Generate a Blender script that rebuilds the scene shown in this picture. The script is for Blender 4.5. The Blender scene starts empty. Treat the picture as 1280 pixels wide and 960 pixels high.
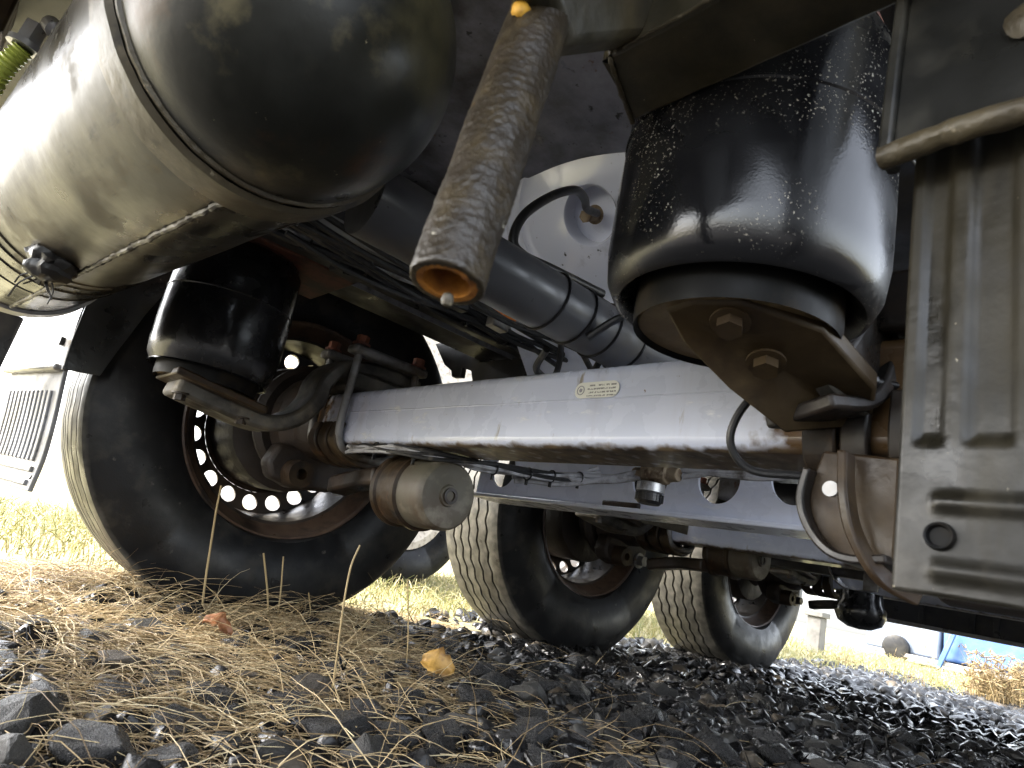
import bpy, bmesh, math, random
import numpy as np
from mathutils import Vector, Matrix, noise
PI = math.pi
rad = math.radians
random.seed(7)
rng = np.random.default_rng(11)
scene = bpy.context.scene
C = scene.collection

# ------------------------------------------------------------------ camera
cam_data = bpy.data.cameras.new('camera')
cam = bpy.data.objects.new('camera', cam_data)
C.objects.link(cam)
cam_data.sensor_width = 36.0
cam_data.lens = 839.57 / 1280 * 36
cam_data.clip_start = 0.02
cam_data.clip_end = 2000
CAM = Vector((-0.7747, -0.9543, 0.2721))
F = Vector((0.615, 0.748, 0.250)).normalized()
U = Vector((-0.315, -0.058, 0.947))
U = (U - F * U.dot(F)).normalized()
RT = F.cross(U)
m = Matrix.Identity(4)
for i in range(3):
    m[i][0] = RT[i]; m[i][1] = U[i]; m[i][2] = -F[i]; m[i][3] = CAM[i]
cam.matrix_world = m
cam_data.dof.use_dof = True
cam_data.dof.focus_distance = 1.35
cam_data.dof.aperture_fstop = 13.0
scene.camera = cam

# ------------------------------------------------------------------ sky, sun, exposure
SUN_EL, SUN_AZ = 42.0, 138.0      # direction towards the sun: azimuth counted from +X to +Y
world = bpy.data.worlds.new('World')
scene.world = world
world.use_nodes = True
wn = world.node_tree.nodes
wl = world.node_tree.links
wn.clear()
wo = wn.new('ShaderNodeOutputWorld')
bg = wn.new('ShaderNodeBackground')
sky = wn.new('ShaderNodeTexSky')
sky.sky_type = 'NISHITA'
sky.sun_disc = False
sky.sun_elevation = rad(SUN_EL)
sky.sun_rotation = rad(90 - SUN_AZ)
sky.air_density = 1.0
sky.dust_density = 3.0
sky.ozone_density = 1.0
hs = wn.new('ShaderNodeHueSaturation')
hs.inputs['Saturation'].default_value = 0.35
wl.new(sky.outputs[0], hs.inputs['Color'])
wl.new(hs.outputs[0], bg.inputs[0])
bg.inputs[1].default_value = 0.15
wl.new(bg.outputs[0], wo.inputs[0])
sd = bpy.data.lights.new('sun', 'SUN')
sd.energy = 1.5
sd.angle = rad(12)
sd.color = (1.0, 0.95, 0.86)
sun = bpy.data.objects.new('sun', sd)
C.objects.link(sun)
sv = Vector((math.cos(rad(SUN_EL)) * math.cos(rad(SUN_AZ)), math.cos(rad(SUN_EL)) * math.sin(rad(SUN_AZ)), math.sin(rad(SUN_EL))))
sun.rotation_euler = sv.to_track_quat('Z', 'Y').to_euler()
scene.view_settings.view_transform = 'Standard'
scene.view_settings.look = 'None'
scene.view_settings.gamma = 1.0
scene.view_settings.exposure = 3.3
scene.render.engine = 'CYCLES'
scene.cycles.max_bounces = 7
scene.cycles.diffuse_bounces = 5

# ------------------------------------------------------------------ materials
def nd(nt, t, **k):
    n = nt.nodes.new(t)
    for a, b in k.items():
        setattr(n, a, b)
    return n

def material(name, base, rough=0.5, metal=0.0, spots=(), bump=(), rough_var=None, spec=0.5, coat=0.0):
    """spots: (colour, scale, threshold, softness, detail[, stretch][, roughness]) patches laid over the base colour
    bump: (scale, strength, distance[, kind])"""
    mt = bpy.data.materials.new(name)
    mt.use_nodes = True
    nt = mt.node_tree
    b = nt.nodes['Principled BSDF']
    b.inputs['Metallic'].default_value = metal
    b.inputs['Specular IOR Level'].default_value = spec
    b.inputs['Coat Weight'].default_value = coat
    b.inputs['Coat Roughness'].default_value = 0.08
    tc = nd(nt, 'ShaderNodeTexCoord')
    L = nt.links
    rgb = nd(nt, 'ShaderNodeRGB')
    rgb.outputs[0].default_value = (*base, 1)
    cur = rgb.outputs[0]
    rv = nd(nt, 'ShaderNodeValue')
    rv.outputs[0].default_value = rough
    rcur = rv.outputs[0]
    for k, s in enumerate(spots):
        col, sc, th, soft, det = s[:5]
        stretch = s[5] if len(s) > 5 and s[5] else (1, 1, 1)
        mp = nd(nt, 'ShaderNodeMapping')
        mp.inputs['Scale'].default_value = stretch
        mp.inputs['Location'].default_value = (k * 3.1, k * 1.7, k * 2.3)
        L.new(tc.outputs['Object'], mp.inputs[0])
        n = nd(nt, 'ShaderNodeTexNoise')
        n.inputs['Scale'].default_value = sc
        n.inputs['Detail'].default_value = det
        n.inputs['Roughness'].default_value = 0.62
        L.new(mp.outputs[0], n.inputs['Vector'])
        mr = nd(nt, 'ShaderNodeMapRange')
        mr.inputs[1].default_value = th - soft
        mr.inputs[2].default_value = th + soft
        L.new(n.outputs[0], mr.inputs[0])
        fac = mr.outputs[0]
        if len(s) > 7:
            n2 = nd(nt, 'ShaderNodeTexNoise'); n2.inputs['Scale'].default_value = s[7]; n2.inputs['Detail'].default_value = 4
            L.new(mp.outputs[0], n2.inputs['Vector'])
            m2 = nd(nt, 'ShaderNodeMapRange'); m2.inputs[1].default_value = s[8] - .06; m2.inputs[2].default_value = s[8] + .06
            L.new(n2.outputs[0], m2.inputs[0])
            mm = nd(nt, 'ShaderNodeMath', operation='MULTIPLY'); L.new(fac, mm.inputs[0]); L.new(m2.outputs[0], mm.inputs[1]); fac = mm.outputs[0]
        mx = nd(nt, 'ShaderNodeMix', data_type='RGBA')
        L.new(fac, mx.inputs[0])
        L.new(cur, mx.inputs[6])
        mx.inputs[7].default_value = (*col, 1)
        cur = mx.outputs[2]
        if len(s) > 6:
            mf = nd(nt, 'ShaderNodeMix', data_type='FLOAT')
            L.new(fac, mf.inputs[0])
            L.new(rcur, mf.inputs[2])
            mf.inputs[3].default_value = s[6]
            rcur = mf.outputs[0]
    L.new(cur, b.inputs['Base Color'])
    if rough_var:
        n = nd(nt, 'ShaderNodeTexNoise')
        n.inputs['Scale'].default_value = rough_var[0]
        n.inputs['Detail'].default_value = 6
        L.new(tc.outputs['Object'], n.inputs['Vector'])
        mr = nd(nt, 'ShaderNodeMapRange')
        mr.inputs[1].default_value = 0.3
        mr.inputs[2].default_value = 0.7
        mr.inputs[3].default_value = -rough_var[1]
        mr.inputs[4].default_value = rough_var[1]
        L.new(n.outputs[0], mr.inputs[0])
        ad = nd(nt, 'ShaderNodeMath', operation='ADD', use_clamp=True)
        L.new(rcur, ad.inputs[0])
        L.new(mr.outputs[0], ad.inputs[1])
        rcur = ad.outputs[0]
    L.new(rcur, b.inputs['Roughness'])
    prev = None
    for s in bump:
        kind = s[3] if len(s) > 3 else 'noise'
        if kind == 'noise':
            n = nd(nt, 'ShaderNodeTexNoise')
            n.inputs['Detail'].default_value = 8
            out = n.outputs[0]
        else:
            n = nd(nt, 'ShaderNodeTexVoronoi')
            out = n.outputs['Distance']
        n.inputs['Scale'].default_value = s[0]
        L.new(tc.outputs['Object'], n.inputs['Vector'])
        bp = nd(nt, 'ShaderNodeBump')
        bp.inputs['Strength'].default_value = s[1]
        bp.inputs['Distance'].default_value = s[2]
        L.new(out, bp.inputs['Height'])
        if prev:
            L.new(prev, bp.inputs['Normal'])
        prev = bp.outputs[0]
    if prev:
        L.new(prev, b.inputs['Normal'])
    return mt

RUST = (0.13, 0.055, 0.022)
MUD = (0.16, 0.12, 0.07)
M = {}
M['lilac'] = material('lilac_paint', (0.63, 0.67, 0.80), 0.30, 0, [((0.55, 0.55, 0.60), 5, 0.60, 0.10, 8, (1, .25, 1)), ((0.70, 0.72, 0.80), 30, 0.66, 0.03, 6, (1, .3, 1), 0.15), (RUST, 38, 0.73, 0.02, 8)], [(60, 0.12, 0.002), (9, 0.15, 0.004)], (20, 0.12), coat=0.25)
M['axle'] = None
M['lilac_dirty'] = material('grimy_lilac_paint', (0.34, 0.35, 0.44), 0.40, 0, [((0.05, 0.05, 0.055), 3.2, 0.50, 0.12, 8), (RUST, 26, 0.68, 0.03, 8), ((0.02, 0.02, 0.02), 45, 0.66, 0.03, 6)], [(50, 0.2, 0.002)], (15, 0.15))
M['lilac_worn'] = material('worn_lilac_paint', (0.58, 0.62, 0.74), 0.20, 0, [((0.12, 0.12, 0.13), 4.0, 0.62, 0.06, 9), ((0.62, 0.35, 0.06), 18, 0.74, 0.02, 5), ((0.03, 0.03, 0.03), 60, 0.70, 0.02, 4)], [(50, 0.06, 0.002)], (15, 0.08), coat=0.3)
M['black'] = material('black_chassis_paint', (0.018, 0.018, 0.020), 0.42, 0, [((0.07, 0.06, 0.045), 7, 0.60, 0.12, 8, None, 0.8), (RUST, 22, 0.72, 0.03, 8)], [(70, 0.2, 0.002), (12, 0.2, 0.004)], (18, 0.2))
M['tube'] = material('charcoal_pipe_paint', (0.055, 0.056, 0.062), 0.38, 0, [((0.08, 0.07, 0.055), 6, 0.62, 0.1, 8, None, 0.7)], [(90, 0.1, 0.001)], (20, 0.15))
M['bellows'] = material('wet_black_rubber', (0.007, 0.007, 0.008), 0.24, 0, [((0.035, 0.033, 0.028), 5, 0.66, 0.07, 8, None, 0.45), ((0.45, 0.41, 0.33), 360, 0.655, 0.012, 2, None, 0.5, 9, 0.52), ((0.045, 0.042, 0.036), 30, 0.58, 0.06, 8, None, 0.5, 4, 0.5)], [(420, 0.12, 0.0010), (12, 0.06, 0.004)], (7, 0.20), spec=0.5)
M['bellows_far'] = material('black_rubber_bellows', (0.010, 0.010, 0.011), 0.24, 0, [((0.07, 0.06, 0.05), 7, 0.68, 0.06, 8, None, 0.6)], [(60, 0.25, 0.002)], (22, 0.15), spec=0.55)
M['piston'] = material('black_piston_plastic', (0.005, 0.005, 0.005), 0.50, 0, [((0.035, 0.027, 0.018), 8, 0.60, 0.1, 8, None, 0.7)], [(60, 0.15, 0.002)], (20, 0.15), spec=0.12)
M['rust_mud'] = material('muddy_rusty_steel', (0.026, 0.0145, 0.0065), 0.48, 0.0, [((0.055, 0.036, 0.017), 9, 0.57, 0.1, 8), ((0.012, 0.009, 0.007), 14, 0.58, 0.08, 8), ((0.07, 0.034, 0.015), 24, 0.64, 0.05, 8)], [(55, 0.5, 0.003), (14, 0.4, 0.006)], (25, 0.2), spec=0.35)
M['bag_base'] = material('brown_muddy_plate', (0.036, 0.023, 0.010), 0.50, 0, [((0.066, 0.046, 0.022), 10, 0.56, 0.08, 10), ((0.024, 0.015, 0.008), 13, 0.58, 0.06, 9)], [(60, 0.4, 0.002)], (20, 0.15), spec=0.3)
M['base_mud'] = material('dried_brown_mud', (0.115, 0.078, 0.036), 0.6, 0, [((0.17, 0.125, 0.064), 12, 0.56, 0.07, 10), ((0.055, 0.035, 0.016), 16, 0.58, 0.05, 9)], [(60, 0.4, 0.002)], spec=0.3)
M['rust_dark'] = material('dark_rusty_steel', (0.014, 0.009, 0.006), 0.45, 0, [((0.030, 0.017, 0.009), 12, 0.56, 0.1, 8), ((0.012, 0.011, 0.010), 8, 0.55, 0.08, 8)], [(50, 0.45, 0.003)], (20, 0.2))
M['steel_grey'] = material('weathered_grey_steel', (0.28, 0.28, 0.28), 0.5, 0.35, [((0.09, 0.07, 0.05), 10, 0.54, 0.1, 8), (RUST, 20, 0.66, 0.04, 8)], [(60, 0.3, 0.002)], (25, 0.15))
M['cast'] = material('dirty_cast_arm', (0.085, 0.078, 0.066), 0.5, 0.1, [((0.20, 0.17, 0.12), 9, 0.58, 0.1, 8), ((0.02, 0.018, 0.016), 12, 0.55, 0.09, 8), (RUST, 26, 0.66, 0.04, 8)], [(45, 0.4, 0.003)], (20, 0.2))
M['red_rust'] = material('red_rusted_nut', (0.22, 0.07, 0.035), 0.75, 0, [((0.08, 0.03, 0.02), 40, 0.5, 0.1, 6)], [(120, 0.6, 0.002)])
M['red_primer'] = material('red_brown_primer', (0.16, 0.055, 0.035), 0.6, 0, [((0.05, 0.03, 0.02), 18, 0.52, 0.1, 8)], [(60, 0.3, 0.002)])
M['tank'] = material('mud_filmed_tank_paint', (0.008, 0.0068, 0.0052), 0.24, 0.0, [((0.027, 0.0215, 0.0135), 3.2, 0.50, 0.05, 10, (1, .5, 1), 0.36), ((0.065, 0.052, 0.032), 9, 0.59, 0.025, 10, (1, .6, 1), 0.5), ((0.016, 0.013, 0.010), 26, 0.60, 0.03, 9, (1, .15, 1)), ((0.012, 0.011, 0.009), 9, 0.67, 0.02, 8), ((0.03, 0.026, 0.02), 60, 0.70, 0.02, 4)], [(40, 0.2, 0.002), (7, 0.12, 0.004)], (14, 0.10), coat=0.0, spec=0.25)
M['band'] = material('mud_caked_weld_band', (0.060, 0.048, 0.029), 0.42, 0, [((0.12, 0.097, 0.06), 14, 0.55, 0.06, 10), ((0.02, 0.016, 0.01), 18, 0.62, 0.05, 9), ((0.22, 0.19, 0.13), 90, 0.70, 0.02, 4)], [(70, 0.4, 0.002)], (16, 0.12), spec=0.3)
M['dome'] = material('dark_muddy_tank_end', (0.014, 0.014, 0.011), 0.38, 0, [((0.060, 0.053, 0.028), 4, 0.53, 0.06, 10), ((0.085, 0.072, 0.038), 11, 0.62, 0.06, 9), ((0.008, 0.008, 0.006), 6, 0.60, 0.06, 8), ((0.06, 0.028, 0.012), 5, 0.66, 0.06, 8), ((0.3, 0.26, 0.16), 90, 0.735, 0.012, 3)], [(60, 0.25, 0.002), (9, 0.12, 0.005)], (12, 0.12), spec=0.3)
M['pipe'] = material('encrusted_rusty_pipe', (0.019, 0.013, 0.006), 0.42, 0, [((0.042, 0.030, 0.014), 45, 0.54, 0.08, 10), ((0.03, 0.022, 0.014), 40, 0.60, 0.06, 8), ((0.40, 0.20, 0.03), 26, 0.715, 0.03, 5), ((0.45, 0.42, 0.34), 70, 0.71, 0.02, 4, None, 0.3)], [(260, 0.5, 0.002)])
M['orange_rust'] = material('orange_flaking_rust', (0.50, 0.20, 0.025), 0.8, 0, [((0.20, 0.07, 0.015), 40, 0.52, 0.1, 8), ((0.60, 0.33, 0.08), 60, 0.64, 0.05, 6)], [(100, 0.8, 0.003)])
M['yellow_chip'] = material('yellow_paint_chip', (0.62, 0.33, 0.03), 0.6, 0, [((0.30, 0.14, 0.02), 50, 0.56, 0.08, 6)], [(90, 0.5, 0.002)])
M['olive'] = material('olive_muddy_steel', (0.028, 0.024, 0.013), 0.5, 0, [((0.07, 0.056, 0.031), 8, 0.58, 0.09, 8), ((0.015, 0.013, 0.009), 11, 0.60, 0.08, 8), ((0.30, 0.26, 0.17), 95, 0.74, 0.012, 3)], [(60, 0.4, 0.003), (12, 0.3, 0.005)], (18, 0.2))
M['flap'] = material('muddy_grey_rubber_flap', (0.008, 0.007, 0.0045), 0.38, 0, [((0.024, 0.020, 0.012), 12, 0.56, 0.05, 10, (1, 1, .22), 0.55), ((0.050, 0.043, 0.029), 22, 0.64, 0.04, 10, (1, 1, .12), 0.6), ((0.025, 0.022, 0.017), 14, 0.62, 0.07, 8), ((0.4, 0.36, 0.27), 130, 0.74, 0.012, 3)], [(80, 0.3, 0.002), (18, 0.2, 0.004)], (20, 0.15), spec=0.35)
M['flap_far'] = material('pale_grey_rubber_flap', (0.20, 0.20, 0.21), 0.45, 0, [((0.15, 0.14, 0.12), 9, 0.58, 0.1, 8), ((0.05, 0.045, 0.04), 40, 0.66, 0.05, 8)], [(80, 0.2, 0.002)], (20, 0.1))
M['galv'] = material('worn_galvanised_steel', (0.27, 0.27, 0.275), 0.38, 0.5, [((0.20, 0.17, 0.13), 8, 0.58, 0.09, 8)], [(50, 0.15, 0.002)], (20, 0.15))
M['fender'] = material('black_wet_mudguard', (0.012, 0.012, 0.011), 0.28, 0, [((0.05, 0.046, 0.035), 6, 0.60, 0.1, 8, None, 0.6), ((0.3, 0.27, 0.2), 100, 0.75, 0.012, 3)], [(70, 0.25, 0.002)], (14, 0.15))
M['lip'] = material('mud_crusted_steel_edge', (0.075, 0.060, 0.035), 0.42, 0.1, [((0.05, 0.04, 0.025), 20, 0.54, 0.08, 8), ((0.24, 0.20, 0.13), 60, 0.66, 0.04, 6)], [(90, 0.7, 0.003), (25, 0.5, 0.005)])
M['cable'] = material('black_cable_sheath', (0.014, 0.014, 0.015), 0.4, 0, [((0.10, 0.09, 0.075), 30, 0.64, 0.08, 6)])
M['cable_grey'] = material('grey_air_line', (0.34, 0.34, 0.36), 0.35, 0, [((0.07, 0.06, 0.05), 22, 0.58, 0.1, 6)])
M['tie'] = material('black_nylon_tie', (0.008, 0.008, 0.009), 0.3)
M['brass'] = material('mud_caked_brass_fitting', (0.20, 0.155, 0.10), 0.7, 0.1, [((0.09, 0.055, 0.03), 30, 0.54, 0.08, 8), ((0.36, 0.30, 0.22), 45, 0.64, 0.05, 6)], [(90, 0.8, 0.004)])
M['silver'] = material('dusty_silver_filter', (0.45, 0.45, 0.45), 0.35, 0.6, [((0.16, 0.14, 0.12), 30, 0.6, 0.08, 6)])
M['sticker'] = None
M['orange'] = material('orange_reflective_tape', (0.85, 0.25, 0.03), 0.3, 0, [((0.9, 0.85, 0.8), 30, 0.60, 0.02, 2, (1, .1, .1))])
M['conduit'] = material('yellow_green_conduit', (0.45, 0.52, 0.10), 0.4, 0, [((0.25, 0.26, 0.08), 20, 0.6, 0.08, 6)])
M['rim'] = material('dark_wheel_paint', (0.020, 0.018, 0.017), 0.35, 0.1, [((0.07, 0.045, 0.028), 7, 0.55, 0.12, 8, None, 0.6)], [(60, 0.25, 0.002)], (20, 0.15))
M['rim_flange'] = material('rusty_rim_flange', (0.055, 0.032, 0.022), 0.42, 0.15, [((0.13, 0.085, 0.055), 6, 0.56, 0.12, 8), ((0.02, 0.015, 0.012), 14, 0.58, 0.08, 8)], [(55, 0.3, 0.002)], (20, 0.15))
M['drum'] = material('rusty_brake_drum', (0.022, 0.015, 0.011), 0.55, 0, [((0.042, 0.027, 0.018), 9, 0.56, 0.1, 8), ((0.02, 0.014, 0.011), 7, 0.56, 0.1, 8)], [(45, 0.6, 0.004)])
M['chamber'] = material('olive_dusty_brake_chamber', (0.075, 0.066, 0.046), 0.55, 0, [((0.06, 0.04, 0.024), 8, 0.55, 0.1, 8), ((0.16, 0.14, 0.105), 12, 0.6, 0.08, 8)], [(60, 0.3, 0.002)])
M['shade_extended_deck'] = material('dark_trailer_floor', (0.030, 0.030, 0.034), 0.6, 0, [((0.07, 0.065, 0.06), 4, 0.56, 0.12, 8)], [(20, 0.3, 0.004)])
M['white_body'] = material('white_truck_body', (0.72, 0.70, 0.66), 0.5, 0, [((0.45, 0.40, 0.33), 5, 0.60, 0.1, 8)])
M['concrete'] = material('grey_concrete_post', (0.14, 0.135, 0.125), 0.85, 0, [((0.09, 0.085, 0.08), 10, 0.55, 0.1, 8)], [(60, 0.4, 0.004)])
M['beige'] = material('speckled_beige_wall', (0.50, 0.45, 0.38), 0.8, 0, [((0.30, 0.26, 0.21), 40, 0.56, 0.06, 8)], [(40, 0.5, 0.004)])
M['blue'] = material('blue_tarpaulin', (0.04, 0.10, 0.26), 0.45, 0, [((0.11, 0.16, 0.24), 2, 0.56, 0.1, 8)], [(6, 0.4, 0.03)])
M['palegrey'] = material('pale_grey_sheet', (0.14, 0.17, 0.22), 0.5, 0, [((0.09, 0.11, 0.15), 3, 0.56, 0.1, 8)])
M['pinkbox'] = material('faded_brick_red', (0.50, 0.38, 0.33), 0.8, 0, [((0.55, 0.42, 0.35), 5, 0.56, 0.1, 8)])
M['straw'] = None

def tyre_material():
    mt = material('dusty_black_tyre', (0.008, 0.008, 0.0085), 0.40, 0, [((0.030, 0.029, 0.026), 4, 0.62, 0.12, 8), ((0.06, 0.055, 0.046), 34, 0.69, 0.03, 9), ((0.022, 0.020, 0.017), 11, 0.58, 0.05, 10)], [(70, 0.25, 0.002), (300, 0.2, 0.001)], (14, 0.15), spec=0.22)
    nt = mt.node_tree; L = nt.links
    b = nt.nodes['Principled BSDF']
    # worn, dusty grey-brown running surface: outside radius 0.49 of the wheel
    src = b.inputs['Base Color'].links[0].from_socket
    tc = nd(nt, 'ShaderNodeTexCoord')
    sx = nd(nt, 'ShaderNodeSeparateXYZ'); L.new(tc.outputs['Object'], sx.inputs[0])
    cx = nd(nt, 'ShaderNodeCombineXYZ'); L.new(sx.outputs[0], cx.inputs[0]); L.new(sx.outputs[2], cx.inputs[2])
    ln = nd(nt, 'ShaderNodeVectorMath', operation='LENGTH'); L.new(cx.outputs[0], ln.inputs[0])
    n = nd(nt, 'ShaderNodeTexNoise'); n.inputs['Scale'].default_value = 18; n.inputs['Detail'].default_value = 8
    L.new(tc.outputs['Object'], n.inputs['Vector'])
    ad = nd(nt, 'ShaderNodeMath', operation='MULTIPLY_ADD'); L.new(n.outputs[0], ad.inputs[0]); ad.inputs[1].default_value = 0.018; L.new(ln.outputs['Value'], ad.inputs[2])
    mr = nd(nt, 'ShaderNodeMapRange'); L.new(ad.outputs[0], mr.inputs[0]); mr.inputs[1].default_value = 0.521; mr.inputs[2].default_value = 0.535
    mx = nd(nt, 'ShaderNodeMix', data_type='RGBA'); L.new(mr.outputs[0], mx.inputs[0]); L.new(src, mx.inputs[6]); 
    n2 = nd(nt, 'ShaderNodeTexNoise'); n2.inputs['Scale'].default_value = 30; n2.inputs['Detail'].default_value = 10
    L.new(tc.outputs['Object'], n2.inputs['Vector'])
    cr = nd(nt, 'ShaderNodeValToRGB'); L.new(n2.outputs[0], cr.inputs[0])
    cr.color_ramp.elements[0].position = 0.35; cr.color_ramp.elements[0].color = (0.040, 0.038, 0.033, 1)
    cr.color_ramp.elements[1].position = 0.7; cr.color_ramp.elements[1].color = (0.115, 0.107, 0.090, 1)
    L.new(cr.outputs[0], mx.inputs[7])
    L.new(mx.outputs[2], b.inputs['Base Color'])
    return mt
M['tyre'] = tyre_material()

def axle_material():
    mt = material('lilac_axle_paint', (0.60, 0.645, 0.80), 0.27, 0, [((0.56, 0.60, 0.71), 4, 0.58, 0.10, 8, (1, .2, 1)), ((0.82, 0.84, 0.90), 22, 0.64, 0.03, 8, (1, .35, 1), 0.12), ((0.55, 0.58, 0.70), 13, 0.60, 0.06, 8, (1, 1, .16)), ((0.30, 0.27, 0.24), 30, 0.68, 0.03, 8, (1, 1, .2)), (RUST, 55, 0.715, 0.015, 8), ((0.16, 0.10, 0.06), 9, 0.70, 0.03, 9)], [(60, 0.10, 0.002), (25, 0.10, 0.003), (7, 0.12, 0.004)], (20, 0.10), coat=0.3)
    nt = mt.node_tree; L = nt.links
    b = nt.nodes['Principled BSDF']
    src = b.inputs['Base Color'].links[0].from_socket
    rsrc = b.inputs['Roughness'].links[0].from_socket
    tc = nd(nt, 'ShaderNodeTexCoord')
    sx = nd(nt, 'ShaderNodeSeparateXYZ'); L.new(tc.outputs['Object'], sx.inputs[0])
    n = nd(nt, 'ShaderNodeTexNoise'); n.inputs['Scale'].default_value = 45; n.inputs['Detail'].default_value = 10
    L.new(tc.outputs['Object'], n.inputs['Vector'])
    ad = nd(nt, 'ShaderNodeMath', operation='MULTIPLY_ADD'); L.new(n.outputs[0], ad.inputs[0]); ad.inputs[1].default_value = 0.016; L.new(sx.outputs[2], ad.inputs[2])
    # road dirt thrown on the underside and lower corner (beam centre is z = 0)
    mr = nd(nt, 'ShaderNodeMapRange'); L.new(ad.outputs[0], mr.inputs[0]); mr.inputs[1].default_value = -0.049; mr.inputs[2].default_value = -0.055
    cr = nd(nt, 'ShaderNodeValToRGB')
    n2 = nd(nt, 'ShaderNodeTexNoise'); n2.inputs['Scale'].default_value = 30; n2.inputs['Detail'].default_value = 9
    L.new(tc.outputs['Object'], n2.inputs['Vector']); L.new(n2.outputs[0], cr.inputs[0])
    cr.color_ramp.elements[0].position = 0.35; cr.color_ramp.elements[0].color = (0.035, 0.022, 0.015, 1)
    cr.color_ramp.elements[1].position = 0.72; cr.color_ramp.elements[1].color = (0.19, 0.14, 0.085, 1)
    mx = nd(nt, 'ShaderNodeMix', data_type='RGBA'); L.new(mr.outputs[0], mx.inputs[0]); L.new(src, mx.inputs[6]); L.new(cr.outputs[0], mx.inputs[7])
    # rust creeping in from both clamp ends
    ab = nd(nt, 'ShaderNodeMath', operation='ABSOLUTE'); L.new(sx.outputs[1], ab.inputs[0])
    ad2 = nd(nt, 'ShaderNodeMath', operation='MULTIPLY_ADD'); L.new(n.outputs[0], ad2.inputs[0]); ad2.inputs[1].default_value = 0.14; L.new(ab.outputs[0], ad2.inputs[2])
    mr2 = nd(nt, 'ShaderNodeMapRange'); L.new(ad2.outputs[0], mr2.inputs[0]); mr2.inputs[1].default_value = 0.625; mr2.inputs[2].default_value = 0.66
    mx2 = nd(nt, 'ShaderNodeMix', data_type='RGBA'); L.new(mr2.outputs[0], mx2.inputs[0]); L.new(mx.outputs[2], mx2.inputs[6]); mx2.inputs[7].default_value = (0.11, 0.065, 0.03, 1)
    L.new(mx2.outputs[2], b.inputs['Base Color'])
    mf = nd(nt, 'ShaderNodeMix', data_type='FLOAT'); L.new(mr.outputs[0], mf.inputs[0]); L.new(rsrc, mf.inputs[2]); mf.inputs[3].default_value = 0.55
    L.new(mf.outputs[0], b.inputs['Roughness'])
    return mt
M['axle'] = axle_material()

def sticker_material():
    mt = material('printed_axle_plate', (0.80, 0.80, 0.76), 0.4)
    nt = mt.node_tree; L = nt.links
    b = nt.nodes['Principled BSDF']
    tc = nd(nt, 'ShaderNodeTexCoord')
    sx = nd(nt, 'ShaderNodeSeparateXYZ'); L.new(tc.outputs['Object'], sx.inputs[0])
    w = nd(nt, 'ShaderNodeMath', operation='MULTIPLY'); L.new(sx.outputs[2], w.inputs[0]); w.inputs[1].default_value = 2 * PI / 0.0055
    s = nd(nt, 'ShaderNodeMath', operation='SINE'); L.new(w.outputs[0], s.inputs[0])
    mp = nd(nt, 'ShaderNodeMapping'); mp.inputs['Scale'].default_value = (1, 330, 190); L.new(tc.outputs['Object'], mp.inputs[0])
    n = nd(nt, 'ShaderNodeTexNoise'); n.inputs['Scale'].default_value = 1.0; n.inputs['Detail'].default_value = 1; L.new(mp.outputs[0], n.inputs['Vector'])
    g1 = nd(nt, 'ShaderNodeMath', operation='GREATER_THAN'); L.new(s.outputs[0], g1.inputs[0]); g1.inputs[1].default_value = 0.1
    g2 = nd(nt, 'ShaderNodeMath', operation='GREATER_THAN'); L.new(n.outputs[0], g2.inputs[0]); g2.inputs[1].default_value = 0.47
    # letters stay clear of the plate's edge and of the round mark at its far end
    y1 = nd(nt, 'ShaderNodeMath', operation='LESS_THAN'); L.new(sx.outputs[1], y1.inputs[0]); y1.inputs[1].default_value = 0.018
    y2 = nd(nt, 'ShaderNodeMath', operation='GREATER_THAN'); L.new(sx.outputs[1], y2.inputs[0]); y2.inputs[1].default_value = -0.038
    za = nd(nt, 'ShaderNodeMath', operation='ABSOLUTE'); L.new(sx.outputs[2], za.inputs[0])
    z1 = nd(nt, 'ShaderNodeMath', operation='LESS_THAN'); L.new(za.outputs[0], z1.inputs[0]); z1.inputs[1].default_value = 0.0105
    cur = g1.outputs[0]
    for q in (g2, y1, y2, z1):
        mu = nd(nt, 'ShaderNodeMath', operation='MULTIPLY'); L.new(cur, mu.inputs[0]); L.new(q.outputs[0], mu.inputs[1]); cur = mu.outputs[0]
    mx = nd(nt, 'ShaderNodeMix', data_type='RGBA'); L.new(cur, mx.inputs[0]); mx.inputs[6].default_value = (0.82, 0.82, 0.76, 1); mx.inputs[7].default_value = (0.25, 0.25, 0.24, 1)
    L.new(mx.outputs[2], b.inputs['Base Color'])
    return mt
M['sticker'] = sticker_material()

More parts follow.
